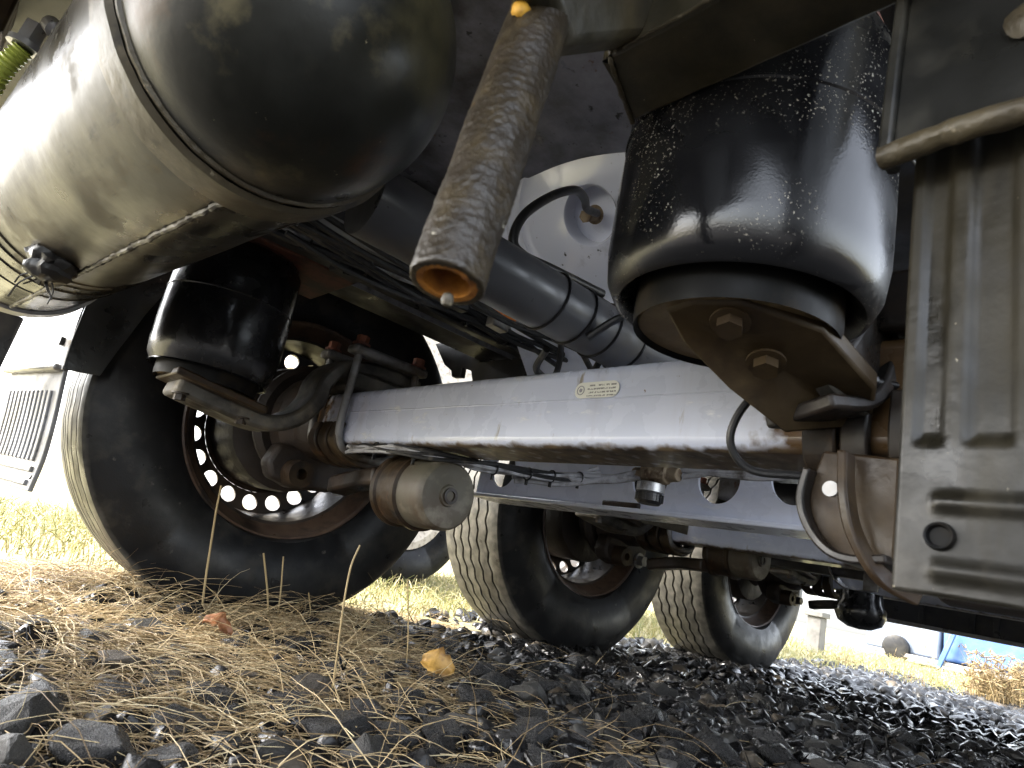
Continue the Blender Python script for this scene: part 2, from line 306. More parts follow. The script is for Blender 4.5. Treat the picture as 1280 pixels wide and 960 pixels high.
def stone_material(name, dark, light, wet=True):
    mt = material(name, dark, 0.19 if wet else 0.5, 0, [(light, 9, 0.58, 0.10, 9, None, 0.5), ((0.028, 0.028, 0.028), 35, 0.62, 0.05, 8), ((0.15, 0.15, 0.15), 60, 0.74, 0.02, 4)], [(40, 0.7, 0.006), (120, 0.5, 0.002)], (25, 0.2))
    nt = mt.node_tree; L = nt.links
    b = nt.nodes['Principled BSDF']
    src = b.inputs['Base Color'].links[0].from_socket
    oi = nd(nt, 'ShaderNodeObjectInfo')
    gi = nd(nt, 'ShaderNodeNewGeometry'); sm = nd(nt, 'ShaderNodeMath', operation='ADD'); L.new(oi.outputs['Random'], sm.inputs[0]); L.new(gi.outputs['Random Per Island'], sm.inputs[1]); fr_ = nd(nt, 'ShaderNodeMath', operation='FRACT'); L.new(sm.outputs[0], fr_.inputs[0])
    mr = nd(nt, 'ShaderNodeMapRange'); L.new(fr_.outputs[0], mr.inputs[0]); mr.inputs[3].default_value = 0.45; mr.inputs[4].default_value = 1.6
    mu = nd(nt, 'ShaderNodeMix', data_type='RGBA', blend_type='MULTIPLY'); mu.inputs[0].default_value = 1
    L.new(src, mu.inputs[6]); L.new(mr.outputs[0], mu.inputs[7])
    L.new(mu.outputs[2], b.inputs['Base Color'])
    return mt
M['stone'] = stone_material('wet_dark_stone', (0.0095, 0.0092, 0.0093), (0.028, 0.0265, 0.025))
M['stone_grey'] = stone_material('dusty_grey_stone', (0.036, 0.034, 0.030), (0.062, 0.057, 0.050), False)
M['stone_tan'] = stone_material('tan_stone', (0.065, 0.050, 0.034), (0.10, 0.084, 0.062), False)

def strand_material(name, stops, rough=0.55, trans=0.25):
    mt = bpy.data.materials.new(name); mt.use_nodes = True
    nt = mt.node_tree; L = nt.links
    b = nt.nodes['Principled BSDF']; b.inputs['Roughness'].default_value = rough
    g = nd(nt, 'ShaderNodeNewGeometry')
    cr = nd(nt, 'ShaderNodeValToRGB')
    L.new(g.outputs['Random Per Island'], cr.inputs[0])
    el = cr.color_ramp.elements
    el[0].position, el[0].color = stops[0][0], (*stops[0][1], 1)
    el[1].position, el[1].color = stops[-1][0], (*stops[-1][1], 1)
    for p, c in stops[1:-1]:
        e = el.new(p); e.color = (*c, 1)
    L.new(cr.outputs[0], b.inputs['Base Color'])
    return mt
M['straw'] = strand_material('dry_straw', [(0, (0.13, 0.085, 0.04)), (0.35, (0.30, 0.21, 0.10)), (0.75, (0.48, 0.36, 0.19)), (1, (0.64, 0.54, 0.34))])
M['grass'] = strand_material('yellow_green_grass', [(0, (0.12, 0.15, 0.035)), (0.35, (0.25, 0.24, 0.08)), (0.7, (0.36, 0.31, 0.14)), (1, (0.45, 0.40, 0.23))])
M['weed'] = strand_material('dead_weed', [(0, (0.16, 0.11, 0.05)), (1, (0.34, 0.25, 0.12))])
M['leaf_y'] = material('yellow_brown_leaf', (0.42, 0.24, 0.055), 0.5, 0, [((0.20, 0.10, 0.03), 30, 0.55, 0.1, 8)], [(60, 0.5, 0.003)])
M['leaf_o'] = material('orange_brown_leaf', (0.26, 0.105, 0.04), 0.55, 0, [((0.12, 0.05, 0.025), 35, 0.55, 0.1, 8)], [(60, 0.5, 0.003)])
M['stalk'] = material('dry_grass_stalk', (0.34, 0.25, 0.12), 0.6)

def ground_material():
    mt = bpy.data.materials.new('gravel_earth_and_dry_grass'); mt.use_nodes = True
    nt = mt.node_tree; L = nt.links
    b = nt.nodes['Principled BSDF']; b.inputs['Roughness'].default_value = 0.8
    tc = nd(nt, 'ShaderNodeTexCoord')
    sx = nd(nt, 'ShaderNodeSeparateXYZ'); L.new(tc.outputs['Object'], sx.inputs[0])
    n = nd(nt, 'ShaderNodeTexNoise'); n.inputs['Scale'].default_value = 25; n.inputs['Detail'].default_value = 10; L.new(tc.outputs['Object'], n.inputs['Vector'])
    dirt = nd(nt, 'ShaderNodeValToRGB'); L.new(n.outputs[0], dirt.inputs[0])
    dirt.color_ramp.elements[0].position = .35; dirt.color_ramp.elements[0].color = (0.010, 0.009, 0.008, 1)
    dirt.color_ramp.elements[1].position = .7; dirt.color_ramp.elements[1].color = (0.040, 0.034, 0.027, 1)
    dry = nd(nt, 'ShaderNodeValToRGB'); L.new(n.outputs[0], dry.inputs[0])
    dry.color_ramp.elements[0].position = .3; dry.color_ramp.elements[0].color = (0.15, 0.135, 0.05, 1)
    dry.color_ramp.elements[1].position = .7; dry.color_ramp.elements[1].color = (0.36, 0.31, 0.16, 1)
    n2 = nd(nt, 'ShaderNodeTexNoise'); n2.inputs['Scale'].default_value = 2.2; n2.inputs['Detail'].default_value = 6; L.new(tc.outputs['Object'], n2.inputs['Vector'])
    # the gravel strip the trailer stands on: |y| < 1.2 and x < 5
    wob = nd(nt, 'ShaderNodeMath', operation='MULTIPLY_ADD'); L.new(n2.outputs[0], wob.inputs[0]); wob.inputs[1].default_value = 0.7; L.new(sx.outputs[1], wob.inputs[2])
    m1 = nd(nt, 'ShaderNodeMapRange'); L.new(wob.outputs[0], m1.inputs[0]); m1.inputs[1].default_value = 1.35; m1.inputs[2].default_value = 1.6
    wob2 = nd(nt, 'ShaderNodeMath', operation='MULTIPLY_ADD'); L.new(n2.outputs[0], wob2.inputs[0]); wob2.inputs[1].default_value = 1.2; L.new(sx.outputs[0], wob2.inputs[2])
    m2 = nd(nt, 'ShaderNodeMapRange'); L.new(wob2.outputs[0], m2.inputs[0]); m2.inputs[1].default_value = 5.3; m2.inputs[2].default_value = 6.0
    mxm = nd(nt, 'ShaderNodeMath', operation='MAXIMUM'); L.new(m1.outputs[0], mxm.inputs[0]); L.new(m2.outputs[0], mxm.inputs[1])
    mx = nd(nt, 'ShaderNodeMix', data_type='RGBA'); L.new(mxm.outputs[0], mx.inputs[0]); L.new(dirt.outputs[0], mx.inputs[6]); L.new(dry.outputs[0], mx.inputs[7])
    L.new(mx.outputs[2], b.inputs['Base Color'])
    bp = nd(nt, 'ShaderNodeBump'); bp.inputs['Strength'].default_value = 0.8; bp.inputs['Distance'].default_value = 0.02
    L.new(n.outputs[0], bp.inputs['Height']); L.new(bp.outputs[0], b.inputs['Normal'])
    return mt
M['ground'] = ground_material()

# ------------------------------------------------------------------ mesh helpers
def frame(d):
    d = Vector(d).normalized()
    a = Vector((0, 0, 1)) if abs(d.z) < 0.9 else Vector((1, 0, 0))
    u = d.cross(a).normalized()
    return d, u, d.cross(u).normalized()

def spline(pts, n=8):
    pts = [Vector(p) for p in pts]
    if len(pts) < 3: return pts
    P = [pts[0] * 2 - pts[1]] + pts + [pts[-1] * 2 - pts[-2]]
    out = []
    for i in range(1, len(P) - 2):
        for k in range(n):
            t = k / n
            a, b, c, d = P[i - 1], P[i], P[i + 1], P[i + 2]
            out.append(0.5 * ((2 * b) + (c - a) * t + (2 * a - 5 * b + 4 * c - d) * t * t + (3 * b - a - 3 * c + d) * t ** 3))
    out.append(pts[-1])
    return out

class MB:
    def __init__(s): s.v = []; s.f = []
    def add(s, v, f):
        o = len(s.v); s.v += [tuple(p) for p in v]; s.f += [tuple(i + o for i in q) for q in f]; return s
    def box(s, lo, hi):
        x0, y0, z0 = lo; x1, y1, z1 = hi
        return s.add([(x0, y0, z0), (x1, y0, z0), (x1, y1, z0), (x0, y1, z0), (x0, y0, z1), (x1, y0, z1), (x1, y1, z1), (x0, y1, z1)],
                     [(3, 2, 1, 0), (4, 5, 6, 7), (0, 1, 5, 4), (1, 2, 6, 5), (2, 3, 7, 6), (3, 0, 4, 7)])
    def obox(s, c, ax, half):
        c = Vector(c); a = [Vector(q).normalized() * h for q, h in zip(ax, half)]
        v = []
        for k in ((-1, -1, -1), (1, -1, -1), (1, 1, -1), (-1, 1, -1), (-1, -1, 1), (1, -1, 1), (1, 1, 1), (-1, 1, 1)):
            v.append(c + a[0] * k[0] + a[1] * k[1] + a[2] * k[2])
        return s.add(v, [(3, 2, 1, 0), (4, 5, 6, 7), (0, 1, 5, 4), (1, 2, 6, 5), (2, 3, 7, 6), (3, 0, 4, 7)])
    def prism(s, poly, off):          # poly: 3D points of a planar face, off: extrusion vector
        n = len(poly); off = Vector(off)
        v = [Vector(p) for p in poly] + [Vector(p) + off for p in poly]
        return s.add(v, [tuple(range(n - 1, -1, -1)), tuple(range(n, 2 * n))] + [(i, (i + 1) % n, (i + 1) % n + n, i + n) for i in range(n)])
    def tube(s, path, r, n=12, cap=True):
        path = [Vector(p) for p in path]
        if not hasattr(r, '__len__'): r = [r] * len(path)
        d, u, w = frame(path[1] - path[0])
        v = []
        for i, p in enumerate(path):
            t = (path[min(i + 1, len(path) - 1)] - path[max(i - 1, 0)]).normalized()
            u = (u - t * u.dot(t)).normalized(); w = t.cross(u)
            for k in range(n):
                a = 2 * PI * k / n
                v.append(p + (u * math.cos(a) + w * math.sin(a)) * r[i])
        f = [(i * n + k, i * n + (k + 1) % n, (i + 1) * n + (k + 1) % n, (i + 1) * n + k) for i in range(len(path) - 1) for k in range(n)]
        if cap: f += [tuple(range(n - 1, -1, -1)), tuple((len(path) - 1) * n + k for k in range(n))]
        return s.add(v, f)
    def strip(s, path, side, half, th, up=None):   # a bent flat bar: path points, side vector, half width, thickness
        path = [Vector(p) for p in path]; side = Vector(side).normalized()
        v = []
        for i, p in enumerate(path):
            t = (path[min(i + 1, len(path) - 1)] - path[max(i - 1, 0)]).normalized()
            nn = side.cross(t).normalized() * th / 2
            v += [p - side * half - nn, p + side * half - nn, p + side * half + nn, p - side * half + nn]
        f = [(i * 4 + k, i * 4 + (k + 1) % 4, i * 4 + 4 + (k + 1) % 4, i * 4 + 4 + k) for i in range(len(path) - 1) for k in range(4)]
        e = (len(path) - 1) * 4
        f += [(3, 2, 1, 0), (e, e + 1, e + 2, e + 3)]
        return s.add(v, f)
    def lathe(s, prof, o=(0, 0, 0), d=(0, 0, 1), n=48, closed=False):   # prof: (radius, along)
        o = Vector(o); d, u, w = frame(d)
        v = []; idx = []
        for r, t in prof:
            if r < 1e-6:
                idx.append([len(v)] * n); v.append(o + d * t)
            else:
                idx.append(list(range(len(v), len(v) + n)))
                for k in range(n):
                    a = 2 * PI * k / n
                    v.append(o + d * t + (u * math.cos(a) + w * math.sin(a)) * r)
        f = []
        pr = list(range(len(prof) - 1)) + ([len(prof) - 1] if closed else [])
        for i in pr:
            j = (i + 1) % len(prof)
            for k in range(n):
                q = [idx[i][k], idx[i][(k + 1) % n], idx[j][(k + 1) % n], idx[j][k]]
                q2 = []
                for a in q:
                    if a not in q2: q2.append(a)
                if len(q2) > 2: f.append(tuple(q2))
        return s.add(v, f)
    def hexbolt(s, c, d, r, h):
        c = Vector(c); d, u, w = frame(d)
        for rr, a, b, n in ((r * 1.45, 0, h * .22, 20), (r, h * .22, h, 6)):
            v = [c + d * t + (u * math.cos(2 * PI * k / n) + w * math.sin(2 * PI * k / n)) * rr for t in (a, b) for k in range(n)]
            s.add(v, [tuple(range(n - 1, -1, -1)), tuple(range(n, 2 * n))] + [(k, (k + 1) % n, (k + 1) % n + n, k + n) for k in range(n)])
        return s
    def jitter(s, amp, scale, seed=0):
        out = []
        for p in s.v:
            q = Vector(p)
            out.append(tuple(q + noise.noise_vector(q * scale + Vector((seed, seed, seed))) * amp))
        s.v = out
        return s
    def build(s, name, mat, parent=None, bevel=0.0, smooth=35, segs=2, loc=None, subsurf=0):
        me = bpy.data.meshes.new(name)
        vs = s.v
        if loc is not None:
            l = Vector(loc); vs = [tuple(Vector(p) - l) for p in vs]
        me.from_pydata(vs, [], s.f)
        bm = bmesh.new(); bm.from_mesh(me)
        bmesh.ops.recalc_face_normals(bm, faces=bm.faces)
        bm.to_mesh(me); bm.free()
        me.materials.append(M[mat] if isinstance(mat, str) else mat)
        if smooth:
            me.polygons.foreach_set('use_smooth', [True] * len(me.polygons))
            me.set_sharp_from_angle(angle=rad(smooth))
        o = bpy.data.objects.new(name, me)
        C.objects.link(o)
        if loc is not None: o.location = loc
        if parent:
            o.parent = parent
        if bevel:
            b = o.modifiers.new('bevel', 'BEVEL'); b.width = bevel; b.segments = segs; b.limit_method = 'ANGLE'; b.angle_limit = rad(40)
            b.harden_normals = False
        if subsurf:
            q = o.modifiers.new('sub', 'SUBSURF'); q.levels = subsurf; q.render_levels = subsurf
        return o

def empty(name, parent=None, loc=(0, 0, 0), label=None, cat=None, group=None):
    o = bpy.data.objects.new(name, None)
    o.empty_display_size = 0.1
    C.objects.link(o)
    o.location = loc
    o.parent = parent
    tag(o, label, cat, group)
    return o

def tag(o, label=None, cat=None, group=None, kind=None):
    if label: o['label'] = label
    if cat: o['category'] = cat
    if group: o['group'] = group
    if kind: o['kind'] = kind
    return o

def copy_tree(o, parent, loc=None, label=None):
    c = o.copy(); C.objects.link(c); c.parent = parent
    if 'label' in c: del c['label']
    if label: c['label'] = label
    if loc is not None: c.location = loc
    for ch in list(o.children):
        copy_tree(ch, c)
    return c

# ------------------------------------------------------------------ ground
def ground_z(x, y):
    z = 0.018 * noise.noise(Vector((x * 1.3, y * 1.3, 0))) + 0.012 * noise.noise(Vector((x * 4, y * 4, 3)))
    # straw bank in front of the first wheel
    z += 0.012 * math.exp(-((x + 0.25) ** 2 / 0.35 + (y - 0.62) ** 2 / 0.10))
    k = math.exp(-((x * x + y * y) / 400.0))
    return z * k - 0.012

def graded(lo, hi, fine_lo, fine_hi, step, ratio=1.22):
    a = list(np.arange(fine_lo, fine_hi + 1e-6, step))
    s = step; x = a[-1]
    while x < hi:
        s *= ratio; x += s; a.append(x)
    s = step; x = a[0]
    while x > lo:
        s *= ratio; x -= s; a.insert(0, x)
    return a
gx = graded(-400, 400, -1.4, 4.5, 0.06)
gy = graded(-400, 400, -1.2, 2.6, 0.06)
gv = [(x, y, ground_z(x, y)) for y in gy for x in gx]
nx = len(gx)
gf = [(j * nx + i, j * nx + i + 1, (j + 1) * nx + i + 1, (j + 1) * nx + i) for j in range(len(gy) - 1) for i in range(nx - 1)]
g = MB(); g.v = gv; g.f = gf
ground = g.build('ground', 'ground', smooth=60)
tag(ground, kind='structure')

# ------------------------------------------------------------------ the trailer
trailer = empty('trailer', None, (0, 0, 0), 'three axle trailer seen from underneath, lilac axles, black chassis, mud on everything', 'trailer')
AXZ = 0.515
XS = (0.0, 1.31, 2.62)

def crinkle(o):
    return o

# --- wheels (local frame: centre of wheel, axis Y, inner side towards -Y)
def make_wheel(parent, loc, label):
    w = empty('wheel', parent, loc, label)
    R0, RB = 0.53, 0.297
    prof = []                        # (radius, y, zigzag)
    W = 0.178
    side = [(RB, -0.150), (0.310, -0.166), (0.335, -0.178), (0.375, -0.190), (0.415, -0.193), (0.455, -0.187), (0.485, -0.178), (0.503, -0.168), (0.515, -0.161), (0.5235, -0.154)]
    for r, y in side: prof.append((r, y, 0))
    gro = [-0.096, -0.048, 0.0, 0.048, 0.096]
    prof.append((0.527, -0.135, 0))
    for gy_ in gro:
        for dy, dr in ((-0.0052, 0), (-0.0036, -0.013), (0.0036, -0.013), (0.0052, 0)):
            crown = R0 - 0.010 * (gy_ / 0.15) ** 2
            prof.append((crown + dr, gy_ + dy, 1))
    prof.append((0.527, 0.135, 0))
    for r, y in reversed(side): prof.append((r, -y, 0))
    n = 264
    v = []; f = []
    for k in range(n):
        a = 2 * PI * k / n
        ph = (k % 6) / 6.0
        zig = (1 - 4 * abs(ph - 0.5)) * 0.0055
        for r, y, zz in prof:
            z_ = r * math.sin(a)
            yy = y + zz * zig
            bul = 0
            if math.sin(a) < -0.8 and zz == 0:         # the loaded tyre bulges and flattens
                bul = (abs(math.sin(a)) - 0.8) * 0.14 * (1 if abs(y) > 0.16 else 0)
                yy += math.copysign(bul, y)
            z_ = max(z_, -0.508)
            v.append((r * math.cos(a), yy, z_))
    np_ = len(prof)
    for k in range(n):
        k2 = (k + 1) % n
        for j in range(np_ - 1):
            f.append((k * np_ + j, k2 * np_ + j, k2 * np_ + j + 1, k * np_ + j + 1))
    t = MB(); t.v = v; t.f = f
    t.build('tyre', 'tyre', w, smooth=32)
    rim = MB()
    rim.lathe([(0.290, -0.140), (0.290, -0.118), (0.262, -0.105), (0.252, 0.00), (0.248, 0.05), (0.266, 0.06), (0.270, 0.12), (0.297, 0.145), (0.306, 0.158), (0.300, 0.160), (0.262, 0.125), (0.256, 0.06)], d=(0, 1, 0), n=72)
    rim.build('rim', 'rim', w)
    fl = MB()
    fl.lathe([(0.297, -0.150), (0.309, -0.160), (0.311, -0.166), (0.306, -0.170), (0.298, -0.166), (0.288, -0.140), (0.268, -0.106), (0.262, -0.102), (0.268, -0.098), (0.290, -0.130)], d=(0, 1, 0), n=96, closed=True)
    fl.build('rim_flange', 'rim_flange', w)
    # disc with hand holes
    dm = MB(); NH = 20; seg = 14
    r0, r1, rc, rh = 0.190, 0.250, 0.2215, 0.0225
    def disc_y(r): return 0.030 + (r1 - r) * 0.35
    for h in range(NH):
        a0 = 2 * PI * h / NH
        half = PI / NH
        outer = []
        per = [(-half, r0), (0, r0), (half, r0), (half, rc), (half, r1), (0, r1), (-half, r1), (-half, rc)]
        inn = []
        for (da, rr) in per:
            dx = (da * rc, rr - rc); L_ = math.hypot(*dx)
            inn.append((rh * dx[0] / L_ / rc, rc + rh * dx[1] / L_))
        # smooth circle: insert midpoints
        m2 = []; o2 = []
        for i in range(8):
            j = (i + 1) % 8
            m2.append(inn[i]); o2.append(per[i])
            mx_ = ((inn[i][0] + inn[j][0]) / 2 * rc, (inn[i][1] + inn[j][1]) / 2 - rc); L_ = math.hypot(*mx_)
            m2.append((rh * mx_[0] / L_ / rc, rc + rh * mx_[1] / L_)); o2.append(((per[i][0] + per[j][0]) / 2, (per[i][1] + per[j][1]) / 2))
        def pt(q, dy):
            a = a0 + q[0]
            return (q[1] * math.cos(a), disc_y(q[1]) + dy, q[1] * math.sin(a))
        n2 = len(m2)
        vv = [pt(q, 0) for q in o2] + [pt(q, 0) for q in m2] + [pt(q, 0.010) for q in m2] + [pt(q, 0.010) for q in o2]
        ff = []
        for i in range(n2):
            j = (i + 1) % n2
            ff += [(i, j, n2 + j, n2 + i), (n2 + i, n2 + j, 2 * n2 + j, 2 * n2 + i), (2 * n2 + i, 2 * n2 + j, 3 * n2 + j, 3 * n2 + i)]
        dm.add(vv, ff)
    dm.lathe([(0.190, disc_y(.19)), (0.17, 0.07), (0.10, 0.075)], d=(0, 1, 0), n=48)
    dm.build('disc', 'rim', w, smooth=50)
    dr = MB()
    dr.lathe([(0, -0.20), (0.075, -0.20), (0.085, -0.17), (0.10, -0.15), (0.155, -0.14), (0.175, -0.13), (0.178, -0.10), (0.176, 0.05), (0.14, 0.07)], d=(0, 1, 0), n=48)
    dr.jitter(0.003, 30)
    dr.build('brake_drum', 'drum', w)
    return w

WZ = 0.508 - 0.004
wheel = make_wheel(trailer, (XS[0], 1.035, WZ), 'first wheel with fully visible rusty rim, straw at its foot')
copy_tree(wheel, trailer, (XS[1], 1.035, WZ), 'middle wheel standing on wet gravel')
copy_tree(wheel, trailer, (XS[2], 1.035, WZ), 'third and smallest wheel in the row')
for x in XS[1:]:
    c = copy_tree(wheel, trailer, (x, -1.06, WZ), 'wheel on the opposite end of the axle from the lit row')
    c.rotation_euler = (0, 0, PI)

# --- axle beams
def make_axle(x):
    a = empty('axle', trailer, (x, 0, AXZ))
    b = MB(); b.box((-0.065, -0.80, -0.064), (0.065, 0.80, 0.064))
    b.build('axle_beam', 'axle', a, bevel=0.016, segs=4)
    MB().tube([(-0.0643, y, 0.010 + 0.0008 * noise.noise(Vector((y * 8, 0, 0)))) for y in np.linspace(-0.62, 0.47, 90)], [0.0016 + 0.0006 * noise.noise(Vector((y * 70, 1, 0))) for y in np.linspace(-0.62, 0.47, 90)], 6).build('press_line', 'axle', a)
    for sg in (-1, 1):
        MB().lathe([(0.060, 0.70), (0.066, 0.72), (0.060, 0.86), (0, 0.86)], d=(0, sg, 0), n=32).build('stub', 'drum', a)
    return a
axle = make_axle(0)
axle['label'] = 'long lilac square axle beam with a small printed plate'
# printed plate
py, pz = -0.290, 0.024
pl = MB()
poly = []
for cx_, s0 in ((0.031, -90), (-0.031, 90)):
    for k in range(9):
        a = rad(s0 + k * 22.5)
        poly.append((-0.0662, py + cx_ + 0.0125 * math.cos(a), AXZ + pz + 0.0125 * math.sin(a)))
pl.prism(poly, (-0.0012, 0, 0))
po = pl.build('maker_plate', 'sticker', axle, smooth=0, loc=(-0.066, py, AXZ + pz))
po.location = (-0.066, py, pz)
po['label'] = 'small white oval plate printed with rows of tiny text'
rg = MB(); rg.lathe([(0.0062, 0), (0.0062, 0.0005), (0.0075, 0.0005), (0.0075, 0)], o=(-0.0676, py + 0.031, pz), d=(-1, 0, 0), n=24, closed=True)
rg.lathe([(0.0, 0.0005), (0.0035, 0.0005), (0.0035, 0)], o=(-0.0676, py + 0.031, pz), d=(-1, 0, 0), n=5)
rg.build('round_mark', 'cable_grey', axle)
axle2 = copy_tree(axle, trailer, (XS[1], 0, AXZ))
axle3 = copy_tree(axle, trailer, (XS[2], 0, AXZ))
for a in (axle2, axle3):
    for ch in list(a.children):
        if ch.name.startswith(('maker', 'round')): bpy.data.objects.remove(ch)

# --- air springs
def make_bag(name, x, y, z0, z1, r, rp, mat, label):
    """z0: underside of piston, z1: top plate"""
    e = empty(name, trailer, (x, y, z0), label)
    H = z1 - z0
    b = MB()
    lip = 0.024
    b.lathe([(rp + .004, lip + .035), (rp + .006, lip + .012), (rp + .018, lip - .004), (r * .90, lip - .002), (r * .97, lip + .016), (r, lip + .045), (r * 1.005, H * .45), (r * .995, H * .70), (r * .985, H * .80), (r * .955, H * .93), (r * .90, H * .985), (r * .80, H)], n=96)
    b.build('bellows', mat, e, smooth=50)
    gr = MB()
    gr.lathe([(r * 1.0 , H * .600), (r * 1.010, H * .606), (r * 1.010, H * .612), (r * .99, H * .620)], n=96)
    gr.build('bead_ring', mat, e)
    p = MB()
    p.lathe([(rp * .945, 0.004), (rp * .985, -0.004), (rp, 0.006), (rp, 0.030), (rp * .97, 0.050), (rp * .95, 0.10)], n=72)
    p.build('piston', 'piston', e)
    q = MB(); q.lathe([(0, 0.002), (rp * .93, 0.001), (rp * .96, 0.004), (rp * .9, 0.006)], n=64)
    q.build('base_plate', 'base_mud', e)
    tp = MB(); tp.lathe([(0, H - .002), (r * .86, H - .002), (r * .86, H + .012), (0, H + .012)], n=48)
    tp.build('mounting_plate', 'red_primer', e)
    return e
bag_near = make_bag('air_spring', -0.223, -0.604, 0.528, 0.845, 0.135, 0.099, 'bellows', 'large near air spring, wet black rubber flecked with pale grit')
bag_far = make_bag('air_spring', -0.365, 0.555, 0.497, 0.800, 0.131, 0.104, 'bellows_far', 'smaller looking glossy black air spring beside the first wheel')
for x in XS[1:]:
    copy_tree(bag_far, trailer, (x - 0.362, 0.52, 0.525))
    copy_tree(bag_far, trailer, (x - 0.362, -0.62, 0.525))

# --- arms under the far air spring
def far_arm(dx, first):
    e = empty('trailing_arm', trailer, (dx, 0.5, 0.0), 'bent cast arm carrying the far air spring' if first else None)
    def B(mb, name, mat, **k):
        o = mb.build(name, mat, e, **k); o.location = (0, -0.5, 0); return o
    path = spline([(-0.43, 0.545, 0.476), (-0.35, 0.545, 0.463), (-0.235, 0.545, 0.452), (-0.170, 0.545, 0.480), (-0.135, 0.545, 0.530), (-0.125, 0.545, 0.585), (-0.085, 0.545, 0.630), (0.0, 0.545, 0.648), (0.12, 0.545, 0.645)], 6)
    B(MB().strip(path, (0, 1, 0), 0.055, 0.036), 'arm', 'cast', bevel=0.008)
    foot = MB().obox((-0.352, 0.535, 0.484), ((1, 0, -.13), (0, 1, 0), (.13, 0, 1)), (0.098, 0.080, 0.008))
    B(foot, 'spring_seat', 'rust_mud', bevel=0.004)
    for q in ((-0.42, 0.50), (-0.29, 0.50)):
        B(MB().hexbolt((q[0], q[1], 0.461 if q[0] < -.35 else .448), (0.1, 0, -1), 0.012, 0.016), 'bolt', 'rust_mud')
    # saddle, clamps and u-bolts round the axle
    B(MB().box((-0.085, 0.475, 0.582), (0.085, 0.62, 0.628)), 'axle_seat', 'cast', bevel=0.008)
    for yb in (0.468, 0.612):
        ub = spline([(-0.082, yb, 0.705), (-0.082, yb, 0.60), (-0.082, yb, 0.50), (-0.070, yb, 0.450), (-0.035, yb, 0.432), (0.035, yb, 0.432), (0.070, yb, 0.450), (0.082, yb, 0.50), (0.082, yb, 0.60), (0.082, yb, 0.705)], 6)
        B(MB().tube(ub, 0.0095, 12), 'u_bolt', 'steel_grey')
        bar = MB().box((-0.105, yb - 0.024, 0.662), (0.105, yb + 0.024, 0.684))
        B(bar, 'clamp_bar', 'steel_grey', bevel=0.008)
        for s_ in (-1, 1):
            B(MB().hexbolt((s_ * 0.082, yb, 0.6845), (0, 0, 1), 0.015, 0.024), 'nut', 'red_rust')
    for yb in (0.485, 0.535, 0.590):
        cu = spline([(-0.074, yb, 0.500), (-0.078, yb, 0.455), (-0.045, yb, 0.425), (0.0, yb, 0.415), (0.045, yb, 0.425), (0.078, yb, 0.455)], 6)
        B(MB().strip(cu, (0, 1, 0), 0.020, 0.016), 'saddle', 'rust_mud', bevel=0.004)
    return e
arm1 = far_arm(0, True)
copy_tree(arm1, trailer, (XS[1], 0.5, 0)); copy_tree(arm1, trailer, (XS[2], 0.5, 0))

# --- brake gear inside the far wheels
def brake_gear(dx, first):
    e = empty('brake_gear', trailer, (dx, 0.7, 0.4), 'rusty brown brake anchor and lever inside the first wheel' if first else None)
    def B(mb, name, mat, **k):
        o = mb.build(name, mat, e, **k); o.location = (0, -0.7, -0.4); return o
    pl = MB().lathe([(0.0, 0.775), (0.150, 0.775), (0.165, 0.79), (0.165, 0.80), (0, 0.80)], o=(0, 0, AXZ), d=(0, 1, 0), n=40)
    B(pl.jitter(0.002, 40), 'backing_plate', 'drum')
    hub = MB().lathe([(0.078, 0.64), (0.095, 0.66), (0.098, 0.70), (0.125, 0.73), (0.130, 0.775)], o=(0, 0, AXZ), d=(0, 1, 0), n=40)
    B(hub.jitter(0.004, 25), 'hub_carrier', 'drum')
    ank = MB().prism([(-0.11, 0.70, 0.44), (-0.13, 0.70, 0.385), (-0.11, 0.70, 0.350), (-0.05, 0.70, 0.335), (0.05, 0.70, 0.345), (0.12, 0.70, 0.385), (0.12, 0.70, 0.44)], (0, 0.06, 0))
    B(ank, 'anchor_bracket', 'drum', bevel=0.012, segs=3)
    eye = MB().lathe([(0.014, -0.012), (0.033, -0.012), (0.036, 0.0), (0.036, 0.07), (0.014, 0.07)], o=(-0.055, 0.665, 0.372), d=(0, 1, 0), n=32, closed=True)
    B(eye, 'pin_eye', 'rust_mud')
    B(MB().hexbolt((0.075, 0.70, 0.372), (0, -1, 0), 0.020, 0.03), 'bolt', 'steel_grey')
    lev = MB().strip(spline([(0.02, 0.60, 0.36), (0.02, 0.55, 0.372), (0.02, 0.47, 0.385), (0.0, 0.36, 0.39)], 5), (1, 0, 0), 0.030, 0.040)
    B(lev, 'slack_adjuster', 'rust_dark', bevel=0.008)
    return e
bg1 = brake_gear(0, True)
copy_tree(bg1, trailer, (XS[1], .7, .4)); copy_tree(bg1, trailer, (XS[2], .7, .4))

# --- brake chambers
def chamber(loc, first):
    e = empty('brake_chamber', trailer, loc, 'olive drum shaped brake chamber hanging under the lilac axle' if first else None)
    b = MB().lathe([(0.0, 0.0), (0.020, 0.0), (0.022, 0.005), (0.050, 0.002), (0.062, 0.004), (0.067, 0.010), (0.069, 0.020), (0.070, 0.078), (0.070, 0.085)], d=(0, 1, 0), n=48)
    b.build('cap', 'chamber', e)
    c = MB().lathe([(0.070, 0.085), (0.077, 0.088), (0.077, 0.100), (0.071, 0.104), (0.071, 0.160), (0.076, 0.164), (0.076, 0.178), (0.062, 0.19), (0.030, 0.20), (0, 0.20)], d=(0, 1, 0), n=48)
    c.build('housing', 'rust_mud', e)
    p = MB().lathe([(0.016, -0.001), (0.016, -0.004), (0.010, -0.004), (0.009, 0.006), (0, 0.006)], d=(0, 1, 0), n=24)
    p.build('plug', 'rust_dark', e)
    return e
ch1 = chamber((0.01, 0.115, 0.368), True)
copy_tree(ch1, trailer, (XS[1] + 0.06, 0.19, 0.44))

